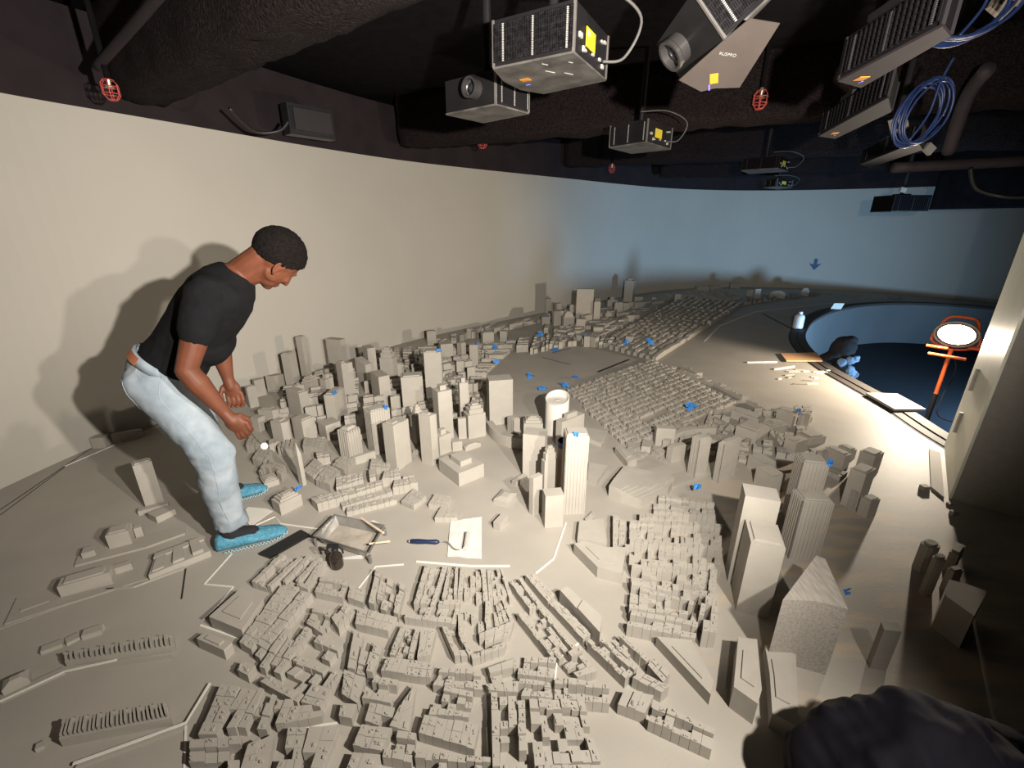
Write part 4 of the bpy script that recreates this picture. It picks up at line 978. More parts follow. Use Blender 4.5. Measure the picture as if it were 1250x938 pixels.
    def drape(pts, off=.0006):
        out = []
        for p in pts:
            q, nn, _, _ = bv.find_nearest(Vector(p)-org)
            out.append(q+nn*off+org)
        return out
    M_st = mat('seam_thread', (.27, .31, .36), .8, var=.1)
    def seam(name, pts, r=.0014, m_=M_st): MB().tube(drape(spline(pts, 10)), r, 6).build(name, m_, jeans)
    ORI[jeans.name] = org
    sN = [h+Rt*.2 for h in (hipc+T*.07, hipN-Fw*.01, hipN.lerp(kneeN, .5), kneeN-Fw*.01, kneeN.lerp(ankN, .5)-Fw*.01, ankN+Vector((0, 0, .06)))]
    seam('side_seam', sN)
    pk = hipc-Fw*.2+Rt*.12
    P0 = [hipc+Vector((-.16, -.17, .045)), hipc+Vector((-.06, -.2, .02)), hipc+Vector((-.04, -.2, -.14)), hipc+Vector((-.10, -.2, -.19)), hipc+Vector((-.16, -.19, -.13)), hipc+Vector((-.17, -.17, .04))]
    MB().tube(drape([a.lerp(c, k/8) for a, c in zip(P0, P0[1:]) for k in range(8)]+[P0[-1]]), .0014, 6).build('back_pocket_stitching', M_st, jeans)
    seam('front_pocket_seam', [hipc+Vector((.0, -.2, .08)), hipc+Vector((.05, -.2, .03)), hipc+Vector((.12, -.15, .02))])
    # waistband + leather patch
    wb = [ring(hipc+T*tl*k-fr*.01, rs, rf, 32) for k, rs, rf in [(.02, .176, .138), (.095, .172, .136), (.095, .160, .124), (.02, .164, .126)]]
    MB().loft(wb, caps=False, closed=True).build('waistband', M_den, jeans, smooth=True)
    c_ = hipc+T*tl*.09-fr*.153
    rr = ring(hipc+T*tl*.025-fr*.01, .179, .141, 64); r2 = ring(hipc+T*tl*.09-fr*.01, .176, .140, 64); r3 = [p+(p-hipc).normalized()*.003 for p in rr]; r4 = [p+(p-hipc).normalized()*.003 for p in r2]
    idx = [k % 64 for k in range(51, 58)]
    MB().loft([[rr[k], r2[k], r4[k], r3[k]] for k in idx]).build('leather_patch', mat('tan_leather', (.33, .11, .05), .6, var=.15), jeans)
    # black sock and shoe showing above the cover, blue shoe covers
    M_cov = mat('cover_blue', (.055, .21, .31), .7, spec=.2, col2=(.11, .30, .41), scale=60, bump=.35, bscale=140)
    M_el = mat('cover_elastic', (.36, .52, .58), .7, var=.1, scale=60)
    for (heel, toe) in ((Vector((-1.425, 1.752, 0)), Vector((-1.165, 1.885, 0))), (Vector((-1.715, 2.13, 0)), Vector((-1.465, 2.27, 0)))):
        d_ = (toe-heel).normalized(); s_ = Vector((-d_.y, d_.x, 0)); L_ = (toe-heel).length+.02
        sh = MB(); sh.cone(heel+d_*.07+Vector((0, 0, .06)), .042, heel+d_*.055+Vector((0, 0, .14)), .046, 20); sh.cone(heel+d_*.07+Vector((0, 0, .065)), .041, heel+d_*.15+Vector((0, 0, .055)), .033, 20)
        sh.build('sock', mat('black_sock', (.010, .010, .012), .9, var=.1), man, smooth=True)
        n = 36; rings = []
        prof = [(0, .020, .045), (.02, .040, .075), (.08, .050, .090), (.16, .049, .094), (.27, .052, .088), (.40, .054, .078), (.55, .056, .066), (.70, .057, .056), (.83, .052, .048), (.93, .038, .040), (1.0, .012, .026)]
        for f_, w_, hgt_ in prof:
            c = heel+d_*L_*f_-d_*.012; rr = []
            for k in range(n):
                a = 2*math.pi*k/n; x = math.cos(a); z = math.sin(a)
                rz = .5+.5*z; top = hgt_; zz_ = (rz**.8)*top
                ww = w_*(abs(x)**.7)*(1 if x > 0 else -1)*(1-.35*max(0, z)**2)
                rr.append(c+s_*ww+Vector((0, 0, zz_+.001)))
            rings.append(rr)
        cv = MB().loft(rings).build('shoe_cover', M_cov, man, smooth=True)
        sub = cv.modifiers.new('s', 'SUBSURF'); sub.levels = 2; sub.render_levels = 2
        dg = bpy.context.evaluated_depsgraph_get(); dg.update(); me = bpy.data.meshes.new_from_object(cv.evaluated_get(dg)); cv.modifiers.clear(); cv.data = me
        wrinkle(cv, .0035, 30, 2, (.6, 1, 1)); wrinkle(cv, .0015, 90, 2)
        for v in cv.data.vertices:
            if v.co.z < .001: v.co.z = .001
        # gathered elastic edge along the near side of the sole
        pts = []
        for i in range(61):
            f_ = .12+.88*i/60; q = [p for p in prof]
            for (f0, w0, _), (f1, w1, _) in zip(prof, prof[1:]):
                if f0 <= f_ <= f1: w_ = w0+(w1-w0)*(f_-f0)/(f1-f0)
            pts.append(heel+d_*(L_*f_-.012)-s_*(w_+.001)+Vector((0, 0, .010+.007*math.sin(i*1.9))))
        MB().tube(pts, .0022, 6).build('elastic_edge', M_el, cv)
    # wire tool with white ball
    p0 = tp_[-1]+Vector((-.01, -.01, -.01)); ball = Vector((-1.098, 1.75, .570))
    wt = thing('wire_tool', 'thin dark wire tool with a white cotton ball tip in the man\'s near hand', 'tool', tuple(ball))
    MB().tube(spline([C+Vector((-.01, .02, -.02)), p0+Vector((0, 0, -.012)), p0.lerp(ball, .45)+Vector((0, 0, -.014)), ball+Vector((-.012, 0, .012)), ball], 8), .0014, 6).build('wire_handle', mat('dark_wire', (.03, .03, .03), .4, metal=.6, var=.1), wt)
    bb = MB().blob(ball, (.0165, .015, .0165)).build('cotton_ball', mat('cotton', (.62, .61, .59), .9, var=.03, bump=.4, bscale=150), wt, smooth=True)
build_man()

# ------------------------------------------------------------------ overhead: beams, pipes, projectors
def beam(a, c, wd, z0, z1, name, wob=.03, taper=1.0, lip=.0):
    "rough sprayed beam between two plan points"
    A = Vector((*a, 0)); B_ = Vector((*c, 0)); d = (B_-A).normalized(); n = Vector((-d.y, d.x, 0)); L_ = (B_-A).length
    rings = []; N_ = int(L_/.09)
    for i in range(N_+1):
        p = A+d*L_*i/N_; rr = []
        prof = [(-1, z1), (-1, z0+.12), (-.93, z0+.05), (-.75, z0+.01), (0, z0-.01), (.75, z0+.01), (.93, z0+.05), (1, z0+.12), (1, z1)]
        full = []
        for (x0, y0), (x1, y1) in zip(prof, prof[1:]):
            for k in range(3): full.append((x0+(x1-x0)*k/3, y0+(y1-y0)*k/3))
        full.append(prof[-1])
        for x, z in full:
            q = p+n*x*wd/2; q.z = z; k = noise.noise(q*7)*wob+noise.noise(q*22)*wob*.35
            q += n*k*(x)*1.0; q.z += k if z < z1 else 0; rr.append(q)
        rings.append(rr)
    return MB().loft(rings).build(name, M_foam, smooth=True, kind='structure')
beam((-2.62, 3.62), (.9, .98), .34, 2.28, 2.85, 'trim_6')
beam((-1.2, 5.75), (5.2, 3.3), .36, 2.32, 2.85, 'trim_7')
beam((.9, 8.1), (7.6, 5.6), .30, 2.36, 2.85, 'trim_8')
beam((3.0, 9.9), (10.3, 7.4), .30, 2.36, 2.85, 'trim_9')
# hanging bulkhead in front of the far wall at the right
P_ = [D(1137, 255, 7.2), D(1260, 250, 5.6)]
b = MB(); b.prism([(P_[0].x, P_[0].y), (P_[1].x+1.5, P_[1].y-1.2), (P_[1].x+2, P_[1].y), (P_[0].x+.4, P_[0].y+.5)], P_[0].z, 2.85); b.build('trim_10', M_black, kind='structure')
def pipe(pts, r, label, m=None, name='ceiling_pipe', cat='pipe', n=12, parts=None):
    return MB().tube(spline([Vector(p) for p in pts], 6), r, n).build(name, m or M_soffit, smooth=True, label=label, cat=cat)
pipe([D(118, 82, 2.9), D(160, 35, 2.6), D(215, -30, 2.2)], .022, 'dark slanting ceiling pipe at the upper left corner')
pipe([D(1090, 205, 4.6), D(1260, 196, 4.4)], .045, 'horizontal dark pipe at the far right below the cable coil', m=mat('dark_tube', (.035, .027, .032), .7, var=.15))
pipe([D(1158, 185, 4.0), D(1180, 120, 3.7), D(1205, 85, 3.4)], .045, 'slanting dark strut right of the blue cable coil', m=mat('dark_tube', (.035, .027, .032), .7))
pipe([D(1185, 205, 4.3), D(1192, 230, 4.3), D(1225, 240, 4.2), D(1262, 240, 4.0)], .018, 'drooping dark cable loop at the far right edge', m=M_blacksm, name='cable', cat='cable')
pipe([D(280, 132, 3.6), D(310, 160, 3.8), D(340, 160, 3.9), D(352, 148, 3.95)], .011, 'black cable sagging along the dark band above the wall', m=M_blacksm, name='cable', cat='cable')
# speaker-like box on the band
t = thing('wall_box', 'black recessed box on the dark band above the wall', 'box', tuple(D(377, 162, 4.55)))
c = D(377, 150, 4.55); b = MB().box(c, (.42, .12, .24), rz=R(50)); b.build('box_case', M_blacksm, t)
MB().box(c+Vector((.05, -.045, 0)), (.34, .05, .17), rz=R(50)).build('box_screen', mat('dusky_panel', (.03, .027, .03), .4), t)
# sprinkler guards: red wire cages
M_red = mat('red_wire', (.42, .06, .05), .5, var=.1, scale=20)
M_brass = mat('brass_grey', (.45, .38, .28), .4, metal=.8, var=.1)
def cage(p, hh, label):
    top = Vector(p)+Vector((0, 0, hh/2)); r = hh*.42
    t = thing('sprinkler_guard', label, 'sprinkler', tuple(Vector(p)-Vector((0, 0, hh/2))))
    b = MB()
    for k in range(6):
        a = math.pi*2*k/6; d = Vector((math.cos(a), math.sin(a), 0))
        b.tube([top+d*r*.6, top+d*r-Vector((0, 0, hh*.2)), top+d*r-Vector((0, 0, hh*.75)), top+d*r*.5-Vector((0, 0, hh))], hh*.026, 5)
    for z, f in ((0, .6), (.35, 1), (.7, 1), (1, .5)):
        b.tube([top+Vector((math.cos(x)*r*f, math.sin(x)*r*f, -z*hh)) for x in [math.pi*2*k/16 for k in range(16)]], hh*.026, 5, closed=True)
    b.build('wire_cage', M_red, t)
    MB().lathe([(hh*.12, .02), (hh*.14, 0), (hh*.08, -hh*.3), (hh*.22, -hh*.34), (hh*.22, -hh*.37), (.001, -hh*.37)], top, n=12).build('sprinkler_head', M_brass, t)
    MB().tube([top, top+Vector((0, 0, 2.83-top.z))], .014, 8).build('drop_pipe', M_black, t)
cage(D(135, 110, 2.85), .095, 'red wire sprinkler guard at the upper left')
cage(D(589, 174, 5.6), .115, 'red wire sprinkler guard hanging below the small projector')
cage(D(747, 206, 7.6), .11, 'distant tiny red sprinkler guard near the top of the wall')
cage(D(928, 122, 4.2), .13, 'red wire sprinkler guard right of the slanted projector')
# projectors
M_pgrey = mat('projector_grey', (.09, .083, .076), .5, var=.45, scale=9, bump=.05)
M_pdark = mat('projector_dark', (.010, .009, .010), .55, spec=.25, var=.2)
M_fin = mat('fin_metal', (.16, .155, .15), .35, metal=.7, var=.3, scale=40)
M_or = mat('orange_label', (.65, .24, .02), .6); M_yel = mat('yellow_label', (.60, .46, .02), .6); M_lab = mat('white_label', (.34, .33, .31), .6, var=.1)
M_lens = mat('lens_glass', (.02, .02, .03), .08); M_edge = mat('edge_metal', (.26, .24, .23), .35, metal=.6, var=.2)
def projector(corners, z, hgt_, label, lens=None, stickers=True, brand=False, detail=True, mgrey=None, in_shade=False, tilt=None, arm=True, finside=(0, 1), plate=None, rear=True, lensx=.5):  # in-shade copies: darker materials put the unlit ceiling's shade into the colour
    """corners: four plan points of the underside (P0 front-left... order: fin side P0-P1, rear P1-P2, far P2-P3, lens side P3-P0), hgt_: height of the case"""
    P = [Vector(c) for c in corners]; M0 = mgrey or M_pgrey
    cc = sum(P, Vector((0, 0, 0)))/4
    ux = (P[1]-P[0]).normalized(); nrm = ux.cross((P[3]-P[0]).normalized()).normalized()
    if nrm.z < 0: nrm = -nrm
    t = thing('projector', label, 'projector', tuple(cc))
    Up_ = nrm*hgt_
    b = MB(); V = P+[p+Up_ for p in P]
    b.add(V, [(3, 2, 1, 0), (4, 5, 6, 7), (0, 1, 5, 4), (1, 2, 6, 5), (2, 3, 7, 6), (3, 0, 4, 7)]); b.build('case', M_pdark if not in_shade else mat('case_shaded', (.006, .005, .006), .8, spec=.1), t)
    pl = plate or P
    pt = [cc+(p-cc)*1.015 for p in pl]; b = MB(); n_ = len(pt)
    b.add([p-nrm*.006 for p in pt]+[p+nrm*.002 for p in pt], [tuple(range(n_-1, -1, -1)), tuple(range(n_, 2*n_))]+[(i, (i+1) % n_, n_+(i+1) % n_, n_+i) for i in range(n_)])
    b.build('bottom_plate', M0, t)
    def side(a, c):   # fin grille on a side
        d = (c-a).normalized(); out = d.cross(nrm).normalized()
        if out.dot(a-cc) < 0: out = -out
        L_ = (c-a).length; return d, out, L_
    d, out, L_ = side(P[0], P[1]); rot = Matrix((d, out, nrm)).transposed()
    g = MB(); nf = 46 if detail else 18
    for i in range(nf):
        p = P[0]+d*(L_*(i+.5)/nf)+nrm*hgt_*.5+out*.004
        g.box(p, (L_/nf*.30, .008, hgt_*.82), rot=rot)
    for i in range(7):
        g.box(P[0]+d*L_*.5+nrm*hgt_*(.12+.76*i/6)+out*.003, (L_*.96, .006, .003), rot=rot)
    g.build('cooling_fins', mat('fin_shaded', (.005, .004, .005), .8, spec=.08) if in_shade else M_pdark if not detail else mat('fin_dark', (.026, .024, .026), .4, metal=.5, var=.5, scale=60), t)
    for i, fx in enumerate((.14, .52, .93)):
        g = MB(); m_ = 22
        for k in range(m_):
            g.box(P[0]+d*L_*fx+nrm*hgt_*(.1+.8*k/m_)+out*.009, (L_*.018, .004, hgt_*.022), rot=rot)
        g.build('fin_rib', M_lab if not in_shade else mat('rib_shaded', (.03, .027, .03), .7, spec=.2), t)
    for p in P[:3]: MB().box(p+nrm*hgt_*.5, (.010, .010, hgt_), rot=rot).build('corner_post', M_edge if not in_shade else mat('post_shaded', (.012, .01, .012), .7, spec=.15), t)
    # rear side with labels and plugs
    if rear:
        d, out, L_ = side(P[1], P[2]); rot = Matrix((d, out, nrm)).transposed()
        q = P[1]+out*.006
        MB().box(q+d*L_*.42+nrm*hgt_*.5, (L_*.26, .004, hgt_*.40), rot=rot).build('yellow_label', M_yel, t, label='yellow warning label')
        rb = random.Random(4)
        for k in range(9): MB().box(q+d*L_*rb.uniform(.08, .92)+nrm*hgt_*rb.uniform(.12, .85), (rb.uniform(.01, .03), .008, rb.uniform(.006, .02)), rot=rot).build('socket', M_lab, t)
        MB().tube(spline([q+d*L_*.75+nrm*hgt_*.25+out*.01, q+d*L_*.8+nrm*hgt_*.3+out*.10, q+d*L_*.7+nrm*hgt_*1.0+out*.17, q+d*L_*.4+nrm*hgt_*1.45+out*.06, q+d*L_*.1+nrm*hgt_*1.4-out*.1], 8), .006 if detail else .004, 8).build('power_cable', mat('grey_cable', (.09, .085, .085), .4, var=.1), t, smooth=True)
    # lens
    if lens is not False:
        d, out, L_ = side(P[3], P[0]); rot = Matrix((d, nrm, out)).transposed()
        c_ = P[3]+d*L_*lensx+nrm*hgt_*.55
        r = hgt_*.30
        MB().lathe([(r*1.02, -.005), (r, .035), (r*1.06, .04), (r*1.06, .055), (r*.86, .055), (r*.80, .03), (r*.6, .02), (.001, .018)], c_, rot, 28).build('lens_barrel', mat('lens_ring', (.07, .065, .065), .3, metal=.5, var=.1), t, smooth=False)
        MB().lathe([(r*.62, .02), (r*.5, .034), (.001, .042)], c_, rot, 24).build('lens_glass', M_lens, t, smooth=True)
    if stickers:
        dx = (P[1]-P[0]).normalized(); dy = (P[3]-P[0]).normalized(); lx = (P[1]-P[0]).length; ly = (P[3]-P[0]).length
        rot = Matrix((dx, nrm.cross(dx), nrm)).transposed()
        MB().box(P[0]+dx*lx*.16+dy*ly*.45-nrm*.008, (.045, .032, .002), rot=rot).build('orange_label', M_or, t, label='small orange label')
        MB().box(P[0]+dx*lx*.10+dy*ly*.62-nrm*.008, (.022, .006, .002), rot=rot).build('violet_mark', mat('violet_mark', (.20, .16, .75), .6), t)
        for (fx, fy, w_) in () if in_shade else ((.55, .35, .05), (.72, .5, .045), (.6, .12, .03), (.88, .2, .02)): MB().box(P[0]+dx*lx*fx+dy*ly*fy-nrm*.0075, (w_, .006, .0015), rot=rot@Matrix.Rotation(1.1, 3, 'Z')).build('serial_strip', M_lab, t)
    # mount to the ceiling
    if arm:
        g = MB(); tp = cc+nrm*hgt_
        g.tube([tp, Vector((tp.x, tp.y, 2.83))], .022, 10)
        g.box(tp+nrm*.012, (.16, .12, .02), rot=Matrix((ux, nrm.cross(ux), nrm)).transposed()); g.build('ceiling_mount', M_pdark, t)
    return t, P, nrm
def SLANT():
    "tilted box of the slanted projector and the plane of the flap hinged along its lower edge"
    P0, A, C_ = D(885, 47, 1.9), D(840, 94, 2.2), D(925, 9, 1.92)
    u_ = (A-P0).normalized(); v_ = (C_-P0).normalized(); n = u_.cross(v_).normalized(); n = n if n.z > 0 else -n
    v_ = (v_-u_*v_.dot(u_)).normalized(); L_ = (D(829, 97, 2.25)-P0).length
    e = (C_-A).normalized(); m_ = Vector((-.25, -.75, -1)); m_ = (m_-e*m_.dot(e)).normalized()
    def on(x, y):
        d = D(x, y, 1)-Vector((0, 0, CAMH)); k = (P0+m_*.0-Vector((0, 0, CAMH))).dot(m_)/d.dot(m_); return Vector((0, 0, CAMH))+d*k
    return [P0, P0+v_*.40, P0+v_*.40+u_*L_, P0+u_*L_], m_, on
def pl4(pix, z): return [U(x, y, z) for x, y in pix]
# large projector at the top centre (fins towards camera, cables at the right)
q = pl4([(603, 83), (700, 63), (739, 97), (654, 113)], 2.12)
ptl = pl4([(603, 83), (700, 63), (739, 97), (664, 113), (636, 108), (616, 98)], 2.12)
projector(q, 2.12, .165, 'large dark projector with grey scratched underside and yellow rear label', lens=False, plate=ptl)
# small projector below-left with the lens visible
q = pl4([(605, 127), (645, 138), (590, 149), (545, 139)], 2.06)
projector([q[0], q[1], q[2], q[3]], 2.06, .15, 'smaller projector behind and below the large one, round lens facing left', rear=False, stickers=False, lensx=.62, detail=False)
# slanted projector at the right with the wordmark
SP = SLANT()
t, Pq, nr = projector(SP[0], 0, .19, 'slanted projector with a big bare lens and a wide brown-grey plate', stickers=False, rear=False, lensx=.34)
nn = -SP[1]; e0 = (SP[0][1]-SP[0][0]).normalized(); e0 = (e0-nn*e0.dot(nn)).normalized(); Rt_ = Matrix((e0, nn.cross(e0), nn)).transposed()
fl = [SP[2](*p) for p in ((829, 97), (857, 72), (885, 47), (915, 22), (952, 28), (903, 106), (872, 107), (856, 111))]
b = MB(); n_ = len(fl); b.add([p-nn*.004 for p in fl]+[p for p in fl], [tuple(range(n_-1, -1, -1)), tuple(range(n_, 2*n_))]+[(i, (i+1) % n_, n_+(i+1) % n_, n_+i) for i in range(n_)])
b.build('bottom_flap', mat('plate_brown', (.065, .052, .046), .5, var=.12, scale=5), t)
MB().box(SP[2](872, 94)-nn*.008, (.030, .042, .002), rot=Rt_).build('orange_label', M_or, t, label='small orange label')
MB().box(SP[2](866, 105)-nn*.008, (.006, .024, .002), rot=Rt_).build('violet_mark', mat('violet_mark', (.20, .16, .75), .6), t)
# wordmark on the plate, set as real letter shapes
cu = bpy.data.curves.new('plate_wordmark', 'FONT'); cu.body = 'RUSPRO'; cu.size = .032; cu.extrude = .0006; cu.align_x = 'CENTER'
co = bpy.data.objects.new('tmp_word', cu); COL.objects.link(co); dg = bpy.context.evaluated_depsgraph_get(); dg.update()
me = bpy.data.meshes.new_from_object(co.evaluated_get(dg)); bpy.data.objects.remove(co)
pc = SP[2](888, 66)-nn*.0085; w0 = SP[2](877, 64)-nn*.0085; w1 = SP[2](899, 67)-nn*.0085; dx = (w1-w0).normalized(); k = (w1-w0).length/.125
mm = Matrix((dx, dx.cross(nn), -nn)).transposed()
if (mm@Vector((0, 1, 0))).z < -2: pass
for v in me.vertices: v.co = mm@(v.co*k)+pc-ORI[t.name]
me.materials.append(M_lab); wo = bpy.data.objects.new('plate_wordmark', me); COL.objects.link(wo); wo.parent = t; wo['label'] = 'pale lettering'
# mid-distance projector with yellow label
projector(pl4([(744, 180), (789, 173), (818, 182), (771, 187)], 2.1), 2.1, .16, 'mid-distance projector beyond the beam, yellow label at its right', lens=False, stickers=False, detail=False)
projector(pl4([(905, 208), (950, 205), (962, 209), (915, 212)], 2.12), 2.12, .13, 'distant unlit projector just above the wall edge, furthest along the ceiling', in_shade=True, lens=False, stickers=False, detail=False)
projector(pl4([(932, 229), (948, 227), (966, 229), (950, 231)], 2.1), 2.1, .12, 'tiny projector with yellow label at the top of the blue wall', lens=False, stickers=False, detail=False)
projector([D(1088, 258, 6.3), D(1132, 258, 6.3), D(1130, 258, 6.3)+Vector((0, .4, 0)), D(1090, 258, 6.3)+Vector((0, .4, 0))], 0, .20, 'dark projector silhouetted against the blue wall at the right', lens=False, stickers=False, detail=False, in_shade=True)
projector(pl4([(1024, 97), (1150, 30), (1160, 42), (1052, 105)], 2.0), 2.0, .13, 'long dark projector in the upper right with orange label', in_shade=True, lens=False, detail=False, rear=False, mgrey=mat('plate_shaded', (.026, .019, .022), .7, spec=.2, var=.15))  # plate tone darkened to stand in for shade in the unlit corner
projector(pl4([(1000, 165), (1084, 118), (1088, 135), (1020, 168)], 1.98), 1.98, .11, 'second dark projector below the long one, small orange label', in_shade=True, lens=False, detail=False, rear=False, mgrey=mat('plate_shaded2', (.022, .018, .021), .7, spec=.2, var=.15))  # shade again put into the plate colour
projector(pl4([(1050, 200), (1120, 172), (1126, 182), (1062, 204)], 1.95), 1.95, .10, 'third dark projector, barely visible under the cable coil', in_shade=True, lens=False, stickers=False, detail=False, rear=False, mgrey=mat('plate_shaded3', (.010, .008, .010), .7, spec=.2))  # darkest plate, deep shade put into its colour
# blue cable coils with white plug plates
M_bcab = mat('blue_cable', (.012, .026, .09), .45, var=.2, scale=30)
def coil(c, ax, ay, n, r, label):
    b = MB(); c = Vector(c); rb = random.Random(3); pts = []
    for k in range(n*28):
        a = 2*math.pi*k/28; f = 1+.06*math.sin(k*.13)+.02*math.sin(k*.7)
        pts.append(c+Vector(ax)*math.cos(a)*f+Vector(ay)*math.sin(a)*f+Vector((0, .04*math.sin(k*.05), .01*math.cos(k*.11))))
    b.tube(pts, r, 6); b.tube(spline([c-Vector(ay)*.9, c+Vector(ax)*.25, c+Vector(ay)*.95, c+Vector(ay)*1.7], 8), r, 6)
    return b.build('cable_coil', M_bcab, smooth=True, label=label, cat='cable')
coil(D(1128, 138, 2.6), (.10, 0, -.02), (.042, 0, .14), 7, .0055, 'round coil of blue cable hanging in the upper right')
coil(D(1190, 5, 2.2), (.17, 0, .02), (.03, .0, .12), 7, .006, 'coil of blue cable cut by the top edge at the right')
def plate(c, s, rot, label, holes=2):
    t = thing('junction_plate', label, 'plate', tuple(c)); b = MB().box(c, s, rot=rot); b.build('plate_body', mat('cream_plate', (.36, .30, .26), .6, var=.05), t)
    for k in range(holes):
        MB().box(Vector(c)+rot@Vector(((k-.5)*s[0]*.45, -s[1]*.6, 0)), (s[0]*.16, .004, s[2]*.4), rot=rot).build('socket_hole', M_blacksm, t)
rr_ = Matrix.Rotation(-.5, 3, 'Y')
plate(D(1097, 152, 3.5), (.10, .03, .11), rr_, 'cream junction plate with dark slots left of the blue cable coil')
plate(D(1225, 5, 2.8), (.12, .03, .10), Matrix.Rotation(.5, 3, 'Y'), 'cream junction plate cut by the top edge at the right')
MB().box(D(1134, 182, 3.8), (.07, .03, .06), rot=Matrix.Rotation(.6, 3, 'Y')).build('paper_tag', M_lab, label='small pale tag hanging below the blue cable coil', cat='tag')
MB().box(D(1102, 232, 5.8), (.07, .03, .05), rot=Matrix.Rotation(.2, 3, 'Y')).build('paper_tag', M_lab, label='small pale tag above the silhouetted dark projector', cat='tag')
# blue arrow stuck on the far wall
pw = None; best = 9
for i in range(len(WALL)-1):
    for f in range(10):
        w_ = WALL[i].lerp(WALL[i+1], f/10); zc = w_.y*cP
        q = D(995, 323, w_.y)
        if abs(q.x-w_.x) < best and w_.y > 9: best = abs(q.x-w_.x); pw = (w_, (WALL[i+1]-WALL[i]).normalized(), q.z)
w_, d_, z_ = pw; n_ = Vector((d_.y, -d_.x, 0)); c = Vector((w_.x, w_.y, z_))+n_*.004
b = MB(); pr = [(-.035, .13), (.035, .13), (.035, -.0), (.13, .03), (0, -.13), (-.13, .03), (-.035, 0)]
V = [c+d_*x+Vector((0, 0, z)) for x, z in pr]; V2 = [v+n_*.003 for v in V]
b.add(V+V2, [tuple(range(7)), tuple(range(13, 6, -1))]+[(i, (i+1) % 7, 7+(i+1) % 7, 7+i) for i in range(7)])
b.build('wall_arrow', mat('arrow_blue', (.02, .06, .16), .6, var=.05), label='small blue arrow pointing down on the far blue-lit wall', cat='arrow')
# ------------------------------------------------------------------ right-hand panel (white hinged end, grey side)
M_cream = mat('panel_cream', (.84, .83, .70), .5, var=.03)
M_pan = mat('panel_grey', (.30, .28, .25), .75, var=.05, scale=30, bump=.1, bscale=250)
a0 = Vector((2.54, 2.18)); a1 = Vector((3.10, 2.82)); dx = (a1-a0).normalized(); nx = Vector((dx.y, -dx.x))
b = MB().prism([tuple(a0), tuple(a1), tuple(a1+nx*3.2), tuple(a0+nx*3.2)], -.0, 2.83); b.build('wall_right', M_pan, kind='structure')
b = MB().prism([tuple(a0-nx*.012+dx*.0), tuple(a1-nx*.012), tuple(a1+nx*.001), tuple(a0+nx*.001)], 0, 2.8); b.build('trim_11', M_cream, kind='structure')
def panel_pt(x, y):    # point on the cream face under a pixel
    best = None
    for k in range(200):
        p = a0.lerp(a1, k/199); zc_y = p.y; q = D(x, y, p.y)
        e = abs(q.x-p.x)
        if best is None or e < best[0]: best = (e, Vector((p.x, p.y, q.z)))
    return best[1]
for (x, y, lab) in ((1195, 465, 'upper metal hinge on the cream panel end'), (1175, 517, 'lower metal hinge on the cream panel end')):
    p = panel_pt(x, y)-Vector((nx.x, nx.y, 0))*.014; rot = Matrix(((dx.x, nx.x, 0), (dx.y, nx.y, 0), (0, 0, 1)))
    t = thing('panel_hinge', lab, 'hinge', tuple(p))
    MB().box(p, (.045, .008, .13), rot=rot).build('hinge_leaf', M_metal, t)
    MB().tube([p+Vector((-nx.x*.008, -nx.y*.008, -.07)), p+Vector((-nx.x*.008, -nx.y*.008, .07))], .010, 10).build('hinge_pin', M_metal, t)
# ------------------------------------------------------------------ work light on its stand
M_orange = mat('safety_orange', (.75, .13, .03), .45, var=.1, scale=20)
M_lampon = mat('lamp_glow', (1, .95, .85), .4, emit=(1, .93, .80), estr=42)
t = thing('work_light', 'orange work light, switched on, standing in the pit at the right', 'work light', (LAMP.x, LAMP.y, -.80))
aim = Vector((-.78, -.60, -.10)).normalized(); sx = Vector((-aim.y, aim.x, 0)).normalized(); uz = sx.cross(aim); uz = uz if uz.z > 0 else -uz
Ml = Matrix((sx, uz, aim)).transposed()
def oval(rx, ry, z, n=28): return [LAMP+Ml@Vector((rx*math.cos(2*math.pi*k/n), ry*math.sin(2*math.pi*k/n), z)) for k in range(n)]
MB().loft([oval(.06, .05, -.16), oval(.11, .08, -.13), oval(.135, .10, -.03), oval(.142, .107, .0), oval(.142, .107, .012), oval(.125, .09, .012), oval(.125, .09, 0), oval(.03, .02, -.02)]).build('lamp_housing', mat('housing_dark', (.12, .10, .09), .5, var=.1), t, smooth=False)
MB().loft([oval(.124, .089, .002), oval(.124, .089, .008), oval(.1, .07, .014), oval(.02, .015, .018)]).build('lamp_lens', M_lampon, t, smooth=True)
g = MB(); g.tube(oval(.148, .112, .004), .009, 8, closed=True); g.build('lamp_bezel', mat('bezel_grey', (.35, .30, .26), .5), t, smooth=True)
g = MB()
for s_ in (-1, 1): g.tube(spline([LAMP+Ml@Vector((s_*.13, .03, -.04)), LAMP+Ml@Vector((s_*.11, .10, -.06)), LAMP+Ml@Vector((s_*.075, .135, -.07)), LAMP+Ml@Vector((0, .142, -.07))], 6), .013, 8)
g.build('carry_handle', M_orange, t, smooth=True)
g = MB(); g.tube(spline([LAMP+Ml@Vector((-.15, 0, -.03)), LAMP+Ml@Vector((-.15, -.10, -.03)), LAMP+Ml@Vector((0, -.15, -.03)), LAMP+Ml@Vector((.15, -.10, -.03)), LAMP+Ml@Vector((.15, 0, -.03))], 6), .010, 8)
g.build('yoke', M_orange, t, smooth=True)
MB().tube([LAMP+Ml@Vector((.10, -.11, -.03)), LAMP+Ml@Vector((.17, -.11, -.03))], .018, 10).build('tilt_knob', M_orange, t)
base = LAMP-Vector((0, 0, .15))
for k, z_ in enumerate((-.135, -.205)):
    c = LAMP+Vector((-.02, 0, z_)); MB().tube([c-sx*.13, c+sx*.13] if k else [c-sx*.16, c-sx*.01], .014, 10).build('cross_bar', M_orange, t)
